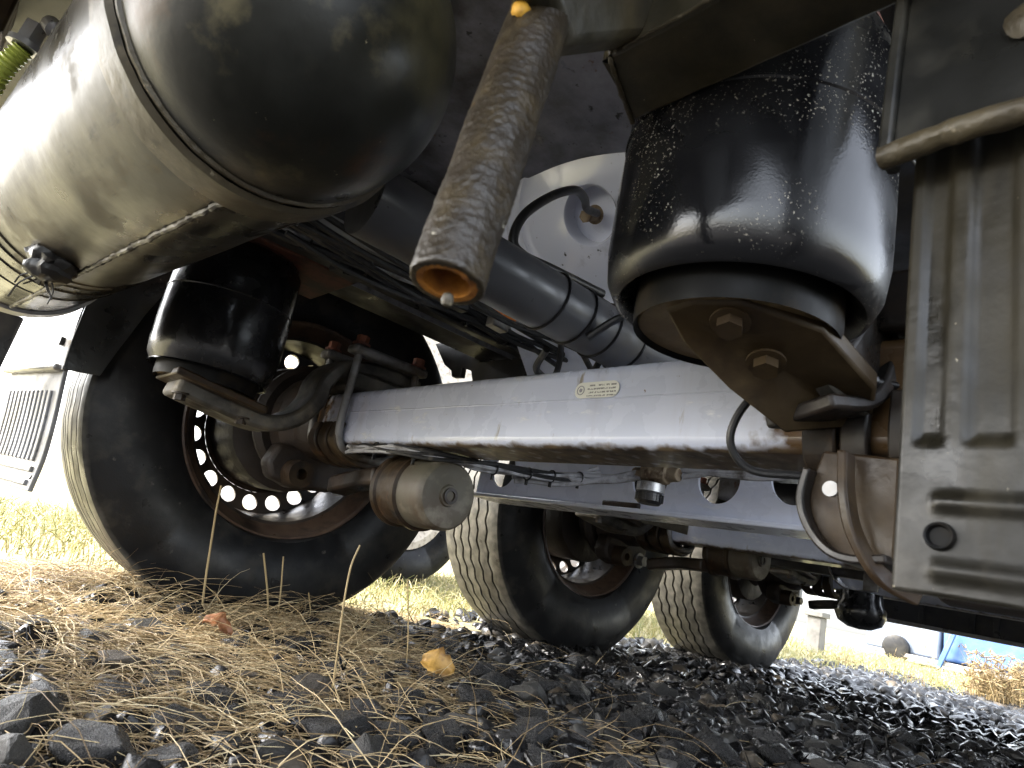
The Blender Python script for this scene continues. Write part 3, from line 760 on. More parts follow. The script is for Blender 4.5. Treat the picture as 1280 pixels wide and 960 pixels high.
# --- chassis rails, deck, turntable plate
def rail(y, label):
    e = empty('chassis_rail', trailer, (0, y, 0.8), label)
    b = MB().box((-0.62, -0.070, 0.014), (3.3, 0.070, 0.028)); b.build('flange', 'black', e, bevel=0.003)
    c = MB().box((-0.62, -0.007, 0.0285), (3.3, 0.007, 0.33)); c.build('web', 'black', e)
    return e
rail(0.52, 'black chassis rail above the far air spring'); rail(-0.62, None)
st = MB().box((-0.28, 0.4475, 0.806), (1.0, 0.4495, 0.830)); st.build('rail_edge_strip', 'cable_grey', trailer, bevel=0.0006)
dk = MB().box((-2.70, -1.24, 1.13), (3.42, 1.24, 1.18)); dk.build('shade_extended_deck', 'shade_extended_deck', trailer)  # trailer floor; its unseen length behind the camera is added to shade the parts

for k in (0, 1, 3, 4, 5, 6, 7, 8, 9, 10, 11):
    x = -1.60 + k * 0.44
    MB().box((x, -1.2, 1.05), (x + 0.06, 1.2, 1.128)).build('deck_bearer', 'black', trailer, bevel=0.004)

# inclined lilac plate with a pressed dish and a hole, above and behind the first axle
DN = Vector((-0.80, -0.18, -0.57)).normalized()
DO = Vector((0.018, -0.117, 0.925))
pe = empty('dished_plate', trailer, DO, 'lilac plate with a round pressed dish and a dark hole above the pipe')
dd, du, dw = frame(DN)
MB().lathe([(0.054, -0.05), (0.054, 0.000), (0.058, 0.004), (0.066, 0.003), (0.10, -0.004), (0.150, -0.020), (0.172, -0.026), (0.180, -0.022), (0.188, -0.026), (0.205, -0.030), (0.212, -0.026), (0.220, -0.031), (0.226, -0.034)], d=DN, n=128).build('dish', 'lilac_worn', pe, smooth=50)
MB().lathe([(0.0, -0.07), (0.070, -0.07), (0.070, -0.0495), (0.054, -0.0495)], d=DN, n=40).build('hole_cup', 'rust_dark', pe)
bp_ = MB(); e1 = Vector((0, 1, 0)); e1 = (e1 - DN * e1.dot(DN)).normalized(); e2 = DN.cross(e1).normalized()
bp_.prism([e1 * a + e2 * b - DN * 0.0345 for a, b in ((-0.42, -0.30), (0.27, -0.30), (0.30, 0.0), (0.27, 0.32), (-0.42, 0.32))], -DN * 0.010)
bp_.build('back_plate', 'lilac', pe, bevel=0.002)
MB().hexbolt(DN * -0.045 + du * 0.01, DN, 0.013, 0.05).build('air_fitting', 'brass', pe)
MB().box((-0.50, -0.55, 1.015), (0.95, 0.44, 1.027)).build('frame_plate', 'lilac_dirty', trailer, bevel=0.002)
# --- crossmember with round lightening holes
ce = empty('crossmember', trailer, (0.55, 0, 0.45), 'lilac channel crossmember with round lightening holes behind the first axle')
cm = MB()
Y0, Y1, Z0, Z1, TH = -0.62, 0.72, 0.452, 0.600, 0.008
holes = [(-0.30, 0.545), (-0.125, 0.535), (0.062, 0.527), (0.61, 0.530)]
edges = [Y0, -0.375, -0.225, -0.215, -0.035, -0.028, 0.152, 0.52, 0.70, Y1]
def cell(y0, y1, h=None):
    if h is None:
        cm.add([(0.55, y0, Z0), (0.55, y1, Z0), (0.55, y1, Z1), (0.55, y0, Z1), (0.55 + TH, y0, Z0), (0.55 + TH, y1, Z0), (0.55 + TH, y1, Z1), (0.55 + TH, y0, Z1)], [(0, 1, 2, 3), (7, 6, 5, 4)])
        return
    n = 40; rr = 0.052; o = []; i_ = []
    for k in range(n):
        a = 2 * PI * k / n; c, s = math.cos(a), math.sin(a)
        ty = ((y1 - h[0]) / c) if c > 1e-6 else ((y0 - h[0]) / c if c < -1e-6 else 1e9)
        tz = ((Z1 - h[1]) / s) if s > 1e-6 else ((Z0 - h[1]) / s if s < -1e-6 else 1e9)
        tt = min(ty, tz)
        o.append((h[0] + c * tt, h[1] + s * tt)); i_.append((h[0] + c * rr, h[1] + s * rr))
    v = [(0.55, *q) for q in o] + [(0.55, *q) for q in i_] + [(0.55 + TH, *q) for q in i_] + [(0.55 + TH, *q) for q in o]
    f = []
    for k in range(n):
        j = (k + 1) % n
        f += [(k, j, n + j, n + k), (n + k, n + j, 2 * n + j, 2 * n + k), (2 * n + k, 2 * n + j, 3 * n + j, 3 * n + k)]
    # corners
    cm.add(v, f)
    for cy_, cz_ in ((y0, Z0), (y0, Z1), (y1, Z0), (y1, Z1)):
        k = min(range(n), key=lambda q: (o[q][0] - cy_) ** 2 + (o[q][1] - cz_) ** 2)
        best = sorted(range(n), key=lambda q: (o[q][0] - cy_) ** 2 + (o[q][1] - cz_) ** 2)[:2]
        for xx in (0.55, 0.55 + TH):
            cm.add([(xx, cy_, cz_), (xx, *o[best[0]]), (xx, *o[best[1]])], [(0, 1, 2)])
cell(Y0, -0.375); cell(-0.375, -0.225, holes[0]); cell(-0.225, -0.205); cell(-0.205, -0.045, holes[1]); cell(-0.045, -0.018); cell(-0.018, 0.142, holes[2]); cell(0.142, 0.53); cell(0.53, 0.69, holes[3]); cell(0.69, Y1)
cm.build('web', 'lilac', ce, smooth=30).location = (-0.55, 0, -0.45)
fl = MB().box((0.520, Y0, 0.440), (0.65, Y1, 0.4515)); fl.build('flange', 'lilac', ce, bevel=0.003).location = (-0.55, 0, -0.45)
fl = MB().box((0.550, Y0, 0.6005), (0.65, Y1, 0.612)); fl.build('flange', 'lilac', ce, bevel=0.003).location = (-0.55, 0, -0.45)
MB().box((0.535, 0.075, 0.452), (0.549, 0.19, 0.466)).jitter(.002, 60).build('mud_clod', 'rust_mud', ce, bevel=0.004).location = (-0.55, 0, -0.45)

# --- round pipe with cable ties
tb = empty('frame_tube', trailer, (0, -0.25, 0.648), 'dark grey round pipe with black cable ties crossing above the axle')
MB().lathe([(0.0, -0.478), (0.046, -0.478), (0.046, 0.52), (0, 0.52)], d=(1, 0, 0), n=48).build('pipe', 'tube', tb)
for k, x in enumerate((-0.165, -0.105, -0.045, 0.02)):
    ti = MB()
    pts = [(x + 0.006 * math.sin(a), 0.0475 * math.cos(a), 0.0475 * math.sin(a)) for a in [2 * PI * q / 28 for q in range(29)]]
    ti.tube(pts, 0.0022, 6, cap=False)
    ti.obox((x, 0.022, 0.050), ((1, 0, 0), (0, 1, -.4), (0, .4, 1)), (0.004, 0.004, 0.006))
    ti.build('cable_tie', 'tie', tb)
MB().tube(spline([(x, 0.012 + 0.003 * math.sin(x * 40), 0.054) for x in np.arange(-0.20, 0.25, 0.03)], 3), 0.006, 8).build('air_line', 'cable', tb)

# hose looping from the hole to the pipe
MB().tube(spline([(0.03, -0.12, 0.935), (-0.012, -0.135, 0.918), (-0.05, -0.165, 0.908), (-0.11, -0.205, 0.880), (-0.176, -0.228, 0.826), (-0.225, -0.232, 0.765), (-0.238, -0.236, 0.715), (-0.215, -0.240, 0.700), (-0.16, -0.243, 0.7035), (-0.05, -0.250, 0.7085)], 8), 0.0075, 12).build('air_hose', 'cable', trailer)['label'] = 'black hose curving from the round hole down to the pipe'
MB().tube(spline([(-0.10, -0.285, 0.610), (-0.085, -0.32, 0.640), (-0.06, -0.345, 0.66), (-0.03, -0.40, 0.665), (0.05, -0.5, 0.67)], 8), 0.006, 10).build('air_hose', 'cable', trailer)

# --- cable loom along the rail
def cable(pts, r, mat, jit=0.006, n=6):
    q = [Vector(p) + Vector((0, random.uniform(-jit, jit), random.uniform(-jit, jit))) for p in pts]
    return MB().tube(spline(q, 6), r, 8).build('cable', mat, trailer)
for k in range(9):
    yy = 0.24 + 0.016 * (k % 4); zz = 0.775 + 0.014 * (k // 3)
    cable([(x, yy + 0.012 * math.sin(x * 7 + k), zz + 0.010 * math.sin(x * 9 + k * 2)) for x in np.arange(-0.55, 1.0, 0.13)], random.choice((0.005, 0.006, 0.008)), 'cable' if k != 4 else 'cable_grey')
for k in range(8):
    x = -0.35 + k * 0.13
    pts = [(x, 0.265 + 0.034 * math.cos(a), 0.789 + 0.026 * math.sin(a)) for a in [2 * PI * q / 16 for q in range(17)]]
    MB().tube(pts, 0.0022, 6, cap=False).obox((x, 0.24, 0.762), ((1, 0, 0), (0, 1, 0), (0, 0, 1)), (.003, .003, .008)).build('cable_tie', 'tie', trailer)
# loom tray, tape and brackets
MB().box((-0.60, 0.335, 0.790), (0.95, 0.375, 0.93)).build('loom_channel', 'black', trailer, bevel=0.004)
MB().box((-0.065, 0.0880, 0.7485), (0.058, 0.0893, 0.7625)).build('reflective_tape', 'orange', trailer)
MB().box((-0.60, 0.09, 0.744), (0.60, 0.10, 0.772)).build('light_channel', 'galv', trailer, bevel=0.002)
MB().obox((-0.235, 0.30, 0.80), ((1, .1, 0), (0, 1, 0), (0, 0, 1)), (0.035, 0.03, 0.035)).jitter(.004, 40).build('junction_block', 'black', trailer, bevel=0.005)
MB().tube(spline([(-0.42, 0.40, 0.80), (-0.36, 0.36, 0.825), (-0.28, 0.33, 0.835), (-0.22, 0.33, 0.80), (-0.205, 0.335, 0.77)], 8), 0.005, 8).build('cable', 'cable_grey', trailer)
MB().obox((-0.34, 0.535, 0.808), ((1, 0, 0), (0, 1, 0), (0, 0, 1)), (0.18, 0.12, 0.006)).build('spring_mounting_plate', 'red_primer', trailer, bevel=0.002)
# shock absorber / dirty link between rail and axle
MB().lathe([(0, 0), (0.028, 0.0), (0.028, 0.22), (0.020, 0.23), (0.020, 0.36), (0, 0.36)], o=(0.16, 0.36, 0.62), d=(0.55, -0.65, 0.22), n=24).build('shock_absorber', 'rust_dark', trailer)
MB().lathe([(0.0285, 0.03), (0.0305, 0.03), (0.0305, 0.055), (0.0285, 0.055)], o=(0.16, 0.36, 0.62), d=(0.55, -0.65, 0.22), n=24, closed=True).build('clamp_band', 'galv', trailer)

MB().prism([(0.36, 0.86, 0.90), (0.36, 0.777, 0.819), (0.36, 0.734, 0.797), (0.36, 0.722, 0.775), (0.36, 0.675, 0.772), (0.36, 0.679, 0.803), (0.36, 0.63, 0.789), (0.36, 0.577, 0.691), (0.36, 0.577, 0.62), (0.36, 0.28, 0.62), (0.36, 0.28, 0.812), (0.36, 0.597, 0.812), (0.36, 0.597, 0.90)], (0.02, 0, 0)).build('spring_hanger', 'black', trailer, bevel=0.003)
for pts_ in ([(-0.10, -0.20, 0.60), (-0.06, -0.14, 0.585), (0.02, -0.10, 0.60), (0.06, -0.06, 0.68), (0.08, 0.0, 0.75)], [(0.02, -0.205, 0.625), (0.05, -0.16, 0.605), (0.10, -0.12, 0.63), (0.12, -0.05, 0.70)], [(-0.22, 0.02, 0.745), (-0.12, 0.02, 0.715), (-0.02, 0.0, 0.70), (0.10, -0.02, 0.705), (0.3, 0.0, 0.72)], [(-0.30, 0.10, 0.735), (-0.15, 0.08, 0.725), (0.0, 0.06, 0.71), (0.2, 0.05, 0.715), (0.36, 0.05, 0.73)]):
    MB().tube(spline(pts_, 8), random.choice((0.0045, 0.006)), 8).build('cable', 'cable', trailer)
for k in range(5):
    cable([(x, 0.03 + 0.012 * k + 0.01 * math.sin(x * 8 + k), 0.725 - 0.006 * k + 0.010 * math.sin(x * 11 + k * 2)) for x in np.arange(-0.45, 0.5, 0.12)], 0.0055, 'cable')
MB().obox((-0.02, 0.045, 0.708), ((1, .1, 0), (0, 1, 0), (0, 0, 1)), (0.022, 0.013, 0.011)).build('cable_connector', 'steel_grey', trailer, bevel=0.003)
MB().obox((-0.13, 0.035, 0.705), ((1, -.1, 0), (0, 1, 0), (0, 0, 1)), (0.020, 0.012, 0.012)).build('cable_connector', 'tie', trailer, bevel=0.003)

# --- cables, valve and filter under the first axle
for k in range(7):
    o = k * 0.004
    pts = [(-0.07, 0.42, 0.436), (-0.078, 0.34, 0.437), (-0.075, 0.24, 0.438), (-0.03, 0.14, 0.437), (0.08, 0.11, 0.443), (0.28, 0.10, 0.468), (0.36, 0.06, 0.487 + o)]
    if k > 4: pts = pts[:-1] + [(0.32, 0.09, 0.470)]
    cable(pts, 0.0045, 'cable' if k % 2 else 'cable_grey', 0.008)
for k in range(4):
    cable([(0.20, 0.16, 0.452), (0.30, 0.10, 0.468), (0.36, 0.03, 0.487), (0.395, -0.02, 0.508)], 0.0058, 'cable_grey', 0.012)
for k in range(4):
    cable([(0.41, -0.13, 0.518), (0.42, -0.22, 0.522), (0.43, -0.30, 0.531), (0.45, -0.42, 0.552), (0.46, -0.58, 0.560)], 0.006, 'cable_grey', 0.010)
for q in ((-0.076, 0.29, 0.438), (-0.05, 0.18, 0.438), (0.10, 0.11, 0.445), (0.19, 0.105, 0.455), (0.26, 0.105, 0.466), (0.32, 0.08, 0.478)):
    pts = [(q[0], q[1] + 0.013 * math.cos(a), q[2] + 0.013 * math.sin(a)) for a in [2 * PI * k / 14 for k in range(15)]]
    MB().tube(pts, 0.002, 6, cap=False).obox((q[0], q[1], q[2] - 0.018), ((1, 0, 0), (0, 1, 0), (0, 0, 1)), (.0025, .0025, .006)).build('cable_tie', 'tie', trailer)
ve = empty('air_valve', trailer, (0.40, -0.07, 0.512), 'mud caked brass valve with a silver screw filter below it')
b = MB()
b.lathe([(0, -0.055), (0.014, -0.055), (0.016, -0.03), (0.022, -0.028), (0.022, -0.005), (0.017, 0.0), (0.023, 0.006), (0.023, 0.03), (0.015, 0.034), (0.013, 0.06), (0, 0.06)], d=(0, 1, 0), n=12)
b.obox((0, 0, 0.004), ((1, 0, 0), (0, 1, 0), (0, 0, 1)), (0.02, 0.03, 0.018)).jitter(0.003, 60)
b.build('valve_body', 'brass', ve, bevel=0.002)
MB().lathe([(0.026, -0.020), (0.030, -0.022), (0.030, -0.040), (0.026, -0.042)], o=(0, 0.012, 0), d=(0, 0, 1), n=32, closed=False).build('filter_collar', 'silver', ve)
fc = MB(); fc.lathe([(0.026, -0.042), (0.0285, -0.044), (0.0285, -0.060), (0.023, -0.066), (0, -0.066)], o=(0, 0.012, 0), n=32)
for k in range(20):
    a = 2 * PI * k / 20
    fc.obox((0.0287 * math.cos(a), 0.012 + 0.0287 * math.sin(a), -0.052), ((math.cos(a), math.sin(a), 0), (-math.sin(a), math.cos(a), 0), (0, 0, 1)), (0.0016, 0.002, 0.008))
fc.build('filter_cup', 'cable', ve)
MB().obox((0.62, -0.14, 0.53), ((1, 0, 0), (0, 1, 0), (0, 0, 1)), (0.04, 0.035, 0.03)).jitter(.003, 30).build('relay_valve', 'steel_grey', trailer, bevel=0.006)
MB().lathe([(0, 0), (0.03, 0), (0.03, .06), (0, .06)], o=(0.62, -0.145, 0.455), n=20).build('relay_valve_cap', 'cable', trailer, bevel=0.003)

# --- near end of the first axle: arm, drum, clamp band
na = empty('spring_bracket', trailer, (-0.15, -0.62, 0.5), 'muddy triangular steel bracket bolted under the near air spring')
def NB(mb, name, mat, **k):
    o = mb.build(name, mat, na, **k); o.location = (0.15, 0.62, -0.5); return o
# flat bracket under the piston, folded down to the axle
br = MB()
P_ = [(-0.308, -0.610, 0.527), (-0.293, -0.655, 0.525), (-0.225, -0.695, 0.520), (-0.125, -0.704, 0.496), (-0.050, -0.672, 0.482), (-0.145, -0.628, 0.448), (-0.208, -0.598, 0.476), (-0.262, -0.575, 0.508), (-0.300, -0.577, 0.527)]
cc = Vector((-0.20, -0.64, 0.500))
v = [Vector(p) for p in P_]
up = Vector((0.15, 0.1, 1)).normalized() * 0.022
br.add(v + [cc] + [p + up for p in v] + [cc + up], [(i, (i + 1) % 9, 9) for i in range(9)] + [((i + 1) % 9 + 10, i + 10, 19) for i in range(9)] + [(i, (i + 1) % 9, (i + 1) % 9 + 10, i + 10) for i in range(9)])
NB(br, 'bracket_plate', 'bag_base', bevel=0.004)
NB(MB().strip(spline([(-0.150, -0.640, 0.470), (-0.095, -0.655, 0.486), (-0.060, -0.660, 0.520), (-0.030, -0.655, 0.585), (0.0, -0.652, 0.660), (0.06, -0.65, 0.690)], 6), (0.25, 1, -0.2), 0.040, 0.016), 'bracket_web', 'rust_dark', bevel=0.004)
NB(MB().strip(spline([(-0.175, -0.655, 0.515), (-0.12, -0.668, 0.488), (-0.075, -0.672, 0.492), (-0.05, -0.668, 0.53)], 6), (0.2, 1, -.1), 0.010, 0.010), 'weld_rib', 'cast', bevel=0.003)
for q in ((-0.277, -0.634, 0.517), (-0.222, -0.642, 0.497)):
    NB(MB().hexbolt(q, (-0.35, -0.25, -1), 0.0125, 0.013), 'bolt', 'bag_base')
NB(MB().prism([(-0.137, -0.664, 0.536), (-0.094, -0.6655, 0.590), (-0.008, -0.664, 0.674), (-0.006, -0.670, 0.590), (-0.052, -0.671, 0.504), (-0.125, -0.668, 0.478)], (0.006, -0.014, 0.0)), 'bracket_wing', 'rust_dark', bevel=0.004)
NB(MB().box((-0.075, -0.74, 0.582), (0.085, -0.60, 0.65)), 'axle_seat', 'rust_dark', bevel=0.006)
de = empty('axle_bracket', trailer, (0, -0.66, 0.40), 'rusty brown rounded plate hanging below the near axle end')
arcp = spline([(-0.152, -0.655, 0.425), (-0.156, -0.655, 0.390), (-0.140, -0.655, 0.358), (-0.105, -0.655, 0.338), (-0.055, -0.655, 0.330), (0.0, -0.655, 0.334), (0.07, -0.655, 0.35)], 6)
poly = [tuple(p) for p in arcp] + [(0.07, -0.655, 0.448), (-0.11, -0.655, 0.448)]
def DB(mb, name, mat, **k):
    o = mb.build(name, mat, de, **k); o.location = (0, 0.66, -0.40); return o
face = spline([(-0.13, -0.654, 0.415), (-0.13, -0.650, 0.385), (-0.13, -0.659, 0.360), (-0.13, -0.678, 0.340), (-0.13, -0.700, 0.334), (-0.13, -0.730, 0.338)], 6)
DB(MB().prism([tuple(p) for p in face] + [(-0.13, -0.730, 0.430), (-0.13, -0.660, 0.436)], (0.014, 0, 0)), 'face_plate', 'rust_mud', bevel=0.003)
DB(MB().strip([(-0.09 , p.y + .002, p.z) for p in face], (1, 0, 0), 0.055, 0.008), 'curved_plate', 'rust_dark', bevel=0.002)
ring_ = spline([(-0.148, -0.690, 0.430), (-0.150, -0.694, 0.390), (-0.148, -0.703, 0.355), (-0.140, -0.722, 0.325), (-0.120, -0.745, 0.312)], 6)
DB(MB().strip(ring_, (0.2, 1, 0.2), 0.005, 0.016), 'curved_edge', 'rust_mud', bevel=0.002)
DB(MB().lathe([(0.0, 0), (0.115, 0), (0.115, -0.10), (0, -0.10)], o=(-0.01, -0.735, 0.43), d=(0, 1, 0), n=40), 'brake_housing', 'rust_dark', bevel=.004)
DB(MB().lathe([(0, .002), (0.0075, .002), (0.0075, -.002)], o=(-0.1305, -0.671, 0.398), d=(-1, 0, 0), n=20), 'plug', 'galv')
for yb, hw, mt_ in ((-0.632, 0.018, 'rust_mud'), (-0.668, 0.014, 'rust_dark'), (-0.72, 0.02, 'rust_dark')):
    DB(MB().strip(spline([(-0.076, yb, 0.512), (-0.079, yb, 0.470), (-0.068, yb, 0.440), (-0.03, yb, 0.428), (0.03, yb, 0.428), (0.075, yb, 0.445)], 6), (0, 1, 0), hw, 0.012), 'clamp_band', mt_, bevel=0.003)
MB().tube(spline([(-0.10, -0.66, 0.515), (-0.11, -0.615, 0.520), (-0.125, -0.575, 0.495), (-0.125, -0.555, 0.450), (-0.105, -0.57, 0.420), (-0.08, -0.62, 0.42)], 8), 0.0045, 10).build('sensor_cable', 'cable', trailer)
MB().lathe([(0, 0), (0.007, 0), (0.009, .004), (0.009, .03), (0.005, .034), (0.005, 0.06), (0, .06)], o=(-0.115, -0.672, 0.516), d=(0.9, -0.45, 0.10), n=14).build('sensor_plug', 'tie', trailer)
MB().tube(spline([(-0.06, -0.70, 0.522), (-0.01, -0.735, 0.515), (0.03, -0.79, 0.50)], 8), 0.004, 8).build('sensor_cable', 'cable', trailer)

# --- near mudguard and flap
FX = -0.35
fe = empty('mudflap', trailer, (FX, -0.98, 0.30), 'dark muddy rubber mudflap with pressed ribs beside the large air spring')
fm = MB()
# flap surface as a height field of pressed ribs
ys = np.linspace(-0.806, -1.20, 160); zs = np.linspace(0.300, 0.60, 120)
def rib(y, z):
    h = 0.0
    def bump_(d, w): 
        d = abs(d)
        return 0.0 if d > w else (math.cos(PI * d / w) + 1) / 2
    if y < -0.823:
        e_ = min(1, max(0, (-0.823 - y) / 0.004))
        h += 0.0035 * bump_(z - 0.351, 0.008) * e_ + 0.0035 * bump_(z - 0.314, 0.008) * e_
    yy = (-0.834 - y)
    if z > 0.384 and yy > -0.02:
        q = (yy % 0.034) - 0.017
        e_ = min(1, (z - 0.384) / 0.006)
        s_ = max(0, min(1, (0.0125 - abs(q)) / 0.004))
        if abs(round(yy / 0.034 - .5)) < 20: h -= 0.0040 * s_ * e_
    return h
grid = [(FX - rib(y, z) + 0.0025 * noise.noise(Vector((y * 9, z * 9, 0))), y + (0.004 * (z - 0.3)), z + 0.0 * y) for z in zs for y in ys]
ny = len(ys)
fm.add(grid, [(j * ny + i, j * ny + i + 1, (j + 1) * ny + i + 1, (j + 1) * ny + i) for j in range(len(zs) - 1) for i in range(ny - 1)])
fo = fm.build('flap', 'flap', fe, smooth=60); fo.location = (-FX, 0.98, -0.30)
so = fo.modifiers.new('thick', 'SOLIDIFY'); so.thickness = 0.010; so.offset = -1
hl = MB().lathe([(0.0080, -0.002), (0.0072, 0.001), (0.0060, 0.0005), (0.0052, -0.003), (0, -0.0032)], o=(FX - .0045, -0.829, 0.332), d=(-1, 0, 0), n=24)
for v_ in range(1):
    ho = hl.build('rivet', 'piston', fe); ho.location = (-FX, 0.98, -0.30)
mg = empty('mudguard', trailer, (FX, -0.98, 0.57), 'black wet mudguard end with a mud crusted rolled edge')
def GB(mb, name, mat, **k):
    o = mb.build(name, mat, mg, **k); o.location = (-FX, 0.98, -0.57); return o
GB(MB().strip(spline([(FX - 0.024, -1.0, 0.572), (FX - 0.016, -1.0, 0.66), (FX - 0.004, -1.0, 0.74), (FX + 0.030, -1.0, 0.84), (FX + 0.10, -1.0, 0.95), (FX + 0.21, -1.0, 1.03)], 6), (0, 1, 0), 0.2, 0.006), 'guard_skin', 'fender', bevel=0.002)
GB(MB().strip(spline([(FX - 0.022, -0.797, 0.566), (FX - 0.014, -0.797, 0.66), (FX - 0.002, -0.797, 0.74), (FX + 0.032, -0.797, 0.84), (FX + 0.102, -0.797, 0.95)], 6), (0, 1, 0), 0.004, 0.022), 'guard_edge', 'fender', bevel=0.002)
lp = []
for i, y in enumerate(np.linspace(-0.793, -1.2, 200)):
    lp.append((FX - 0.026, y, 0.570 + 0.005 * min(1, max(0, (-0.79 - y) / 0.05)) ))
GB(MB().tube(lp, [0.0080 + 0.0006 * noise.noise(Vector((y_[1] * 60, 0, 0))) for y_ in lp], 14).jitter(.0009, 110), 'rolled_edge', 'lip')
GB(MB().lathe([(0, 0), (0.011, 0), (0.013, 0.004), (0.006, 0.008), (0, 0.008)], o=(FX - 0.022, -0.872, 0.640), d=(-1, 0, 0), n=16).jitter(.002, 60), 'mud_blob', 'lip')

# --- near cross beam, gusset and rusty stub pipe
be = empty('cross_beam', trailer, (-0.40, -0.9, 0.71), 'olive muddy steel beam with a cut end hanging over the near air spring')
def BB(mb, name, mat, **k):
    o = mb.build(name, mat, be, **k); o.location = (0.40, 0.9, -0.71); return o
bm_ = MB()
n = 30
vv = []; ff = []
for i in range(n + 1):
    y = -0.548 - (1.25 - 0.548) * i / n
    sk = -0.035
    vv += [(-0.437, y + (sk if i == 0 else 0), 0.712), (-0.358, y, 0.712), (-0.358, y, 0.86), (-0.437, y + (sk if i == 0 else 0), 0.86)]
for i in range(n):
    for k in range(4): ff.append((i * 4 + k, i * 4 + (k + 1) % 4, i * 4 + 4 + (k + 1) % 4, i * 4 + 4 + k))
ff += [(0, 1, 2, 3), (n * 4 + 3, n * 4 + 2, n * 4 + 1, n * 4)]
bm_.add(vv, ff).jitter(.0012, 40)
BB(bm_, 'beam', 'olive', bevel=0.003)
wl_ = spline([(-0.4385, -0.575, 0.80), (-0.4385, -0.58, 0.74), (-0.436, -0.583, 0.712), (-0.40, -0.566, 0.7105), (-0.358, -0.548, 0.7105)], 10)
BB(MB().tube(wl_, [0.0022 + 0.0012 * noise.noise(Vector((i * .7, 0, 0))) for i in range(len(wl_))], 8).jitter(.001, 120), 'weld_bead', 'lip')
pth = spline([(-0.4395, -0.60, 0.7125), (-0.4395, -0.70, 0.7125), (-0.4395, -0.95, 0.7125), (-0.4395, -1.2, 0.7125)], 14)
BB(MB().tube(pth, 0.0016, 8).jitter(.0012, 90), 'weld_bead', 'lip')
gs = MB()
gp = [(-0.600, -0.655, 0.606), (-0.540, -0.618, 0.615), (-0.440, -0.585, 0.715), (-0.4395, -0.60, 0.80), (-0.52, -0.655, 0.80), (-0.62, -0.69, 0.70)]
gs.prism(gp, (0.006, -0.03, 0.006))
gs2 = bmesh.new()
BB(gs.jitter(.004, 25), 'gusset', 'olive', bevel=0.006)
# stub pipe: hollow, thick with scale
A0, A1 = Vector((-0.596, -0.665, 0.407)), Vector((-0.558, -0.640, 0.634))
ax = (A1 - A0); Ln = ax.length
pe2 = empty('stub_pipe', trailer, A0, 'rusty scaled stub pipe pointing down with a hollow orange end')
def pipe_mesh():
    d, u, w = frame(ax)
    n, rows = 72, 150
    mb = MB(); v = []; f = []
    prof = []
    for j in range(14): prof.append((0.0135, 0.05 * (1 - j / 13)))
    for j in range(5): prof.append((0.0135 + (0.0205 - 0.0135) * j / 4, -0.001))
    for j in range(rows): prof.append((0.021, Ln * (j + .5) / rows))
    for r, t in prof:
        for k in range(n):
            a = 2 * PI * k / n
            p = d * t + (u * math.cos(a) + w * math.sin(a)) * r
            nn = noise.noise(p * 90) * 0.0003 + noise.noise(p * 380 + Vector((5, 5, 5))) * 0.0007 + noise.noise(p * 26) * 0.0013
            if r < 0.014: nn *= 0.5
            q = (u * math.cos(a) + w * math.sin(a))
            v.append(p + q * nn + d * nn * (1 if t <= 0 else 0))
    for j in range(len(prof) - 1):
        for k in range(n): f.append((j * n + k, j * n + (k + 1) % n, (j + 1) * n + (k + 1) % n, (j + 1) * n + k))
    return v, f, n
v, f, n = pipe_mesh()
cut = 15 * n
mi = MB(); mi.v = [tuple(p) for p in v[:17 * n]]; mi.f = [q for q in f if max(q) < 17 * n]
mo = MB(); mo.v = [tuple(p) for p in v]; mo.f = [q for q in f if min(q) >= 16 * n]
mi.lathe([(0, 0.05), (0.0136, 0.05)], d=ax, n=72)
mi.build('hollow_end', 'orange_rust', pe2, smooth=80)
mo.build('outer_wall', 'pipe', pe2, smooth=80)
for t_, a_, s_ in ((0.86, 128, 0.010),):
    d, u, w = frame(ax)
    bd = []
    c = d * (Ln * t_)
    face = (CAM - (A0 + c)).normalized()
    side = d.cross(face).normalized(); face = side.cross(d)
    c2 = c + (face * math.sin(rad(a_)) + side * math.cos(rad(a_))) * 0.0212
    b2 = bmesh.new(); bmesh.ops.create_icosphere(b2, subdivisions=2, radius=s_)
    mb = MB(); mb.v = [tuple(c2 + Vector((q.co.x, q.co.y, q.co.z * 1.3)) * (0.55 + 0.3 * noise.noise(q.co * 200))) for q in b2.verts]; b2.verts.index_update(); mb.f = [tuple(q.index for q in ff_.verts) for ff_ in b2.faces]
    b2.free()
    mb.build('rust_blister', 'yellow_chip', pe2, smooth=80)
dr = MB().lathe([(0, 0), (0.0025, 0.001), (0.0035, 0.004), (0.003, 0.007), (0, 0.009)], o=(0.004, 0.001, -0.013), n=16); dr.build('drip', 'lip', pe2)

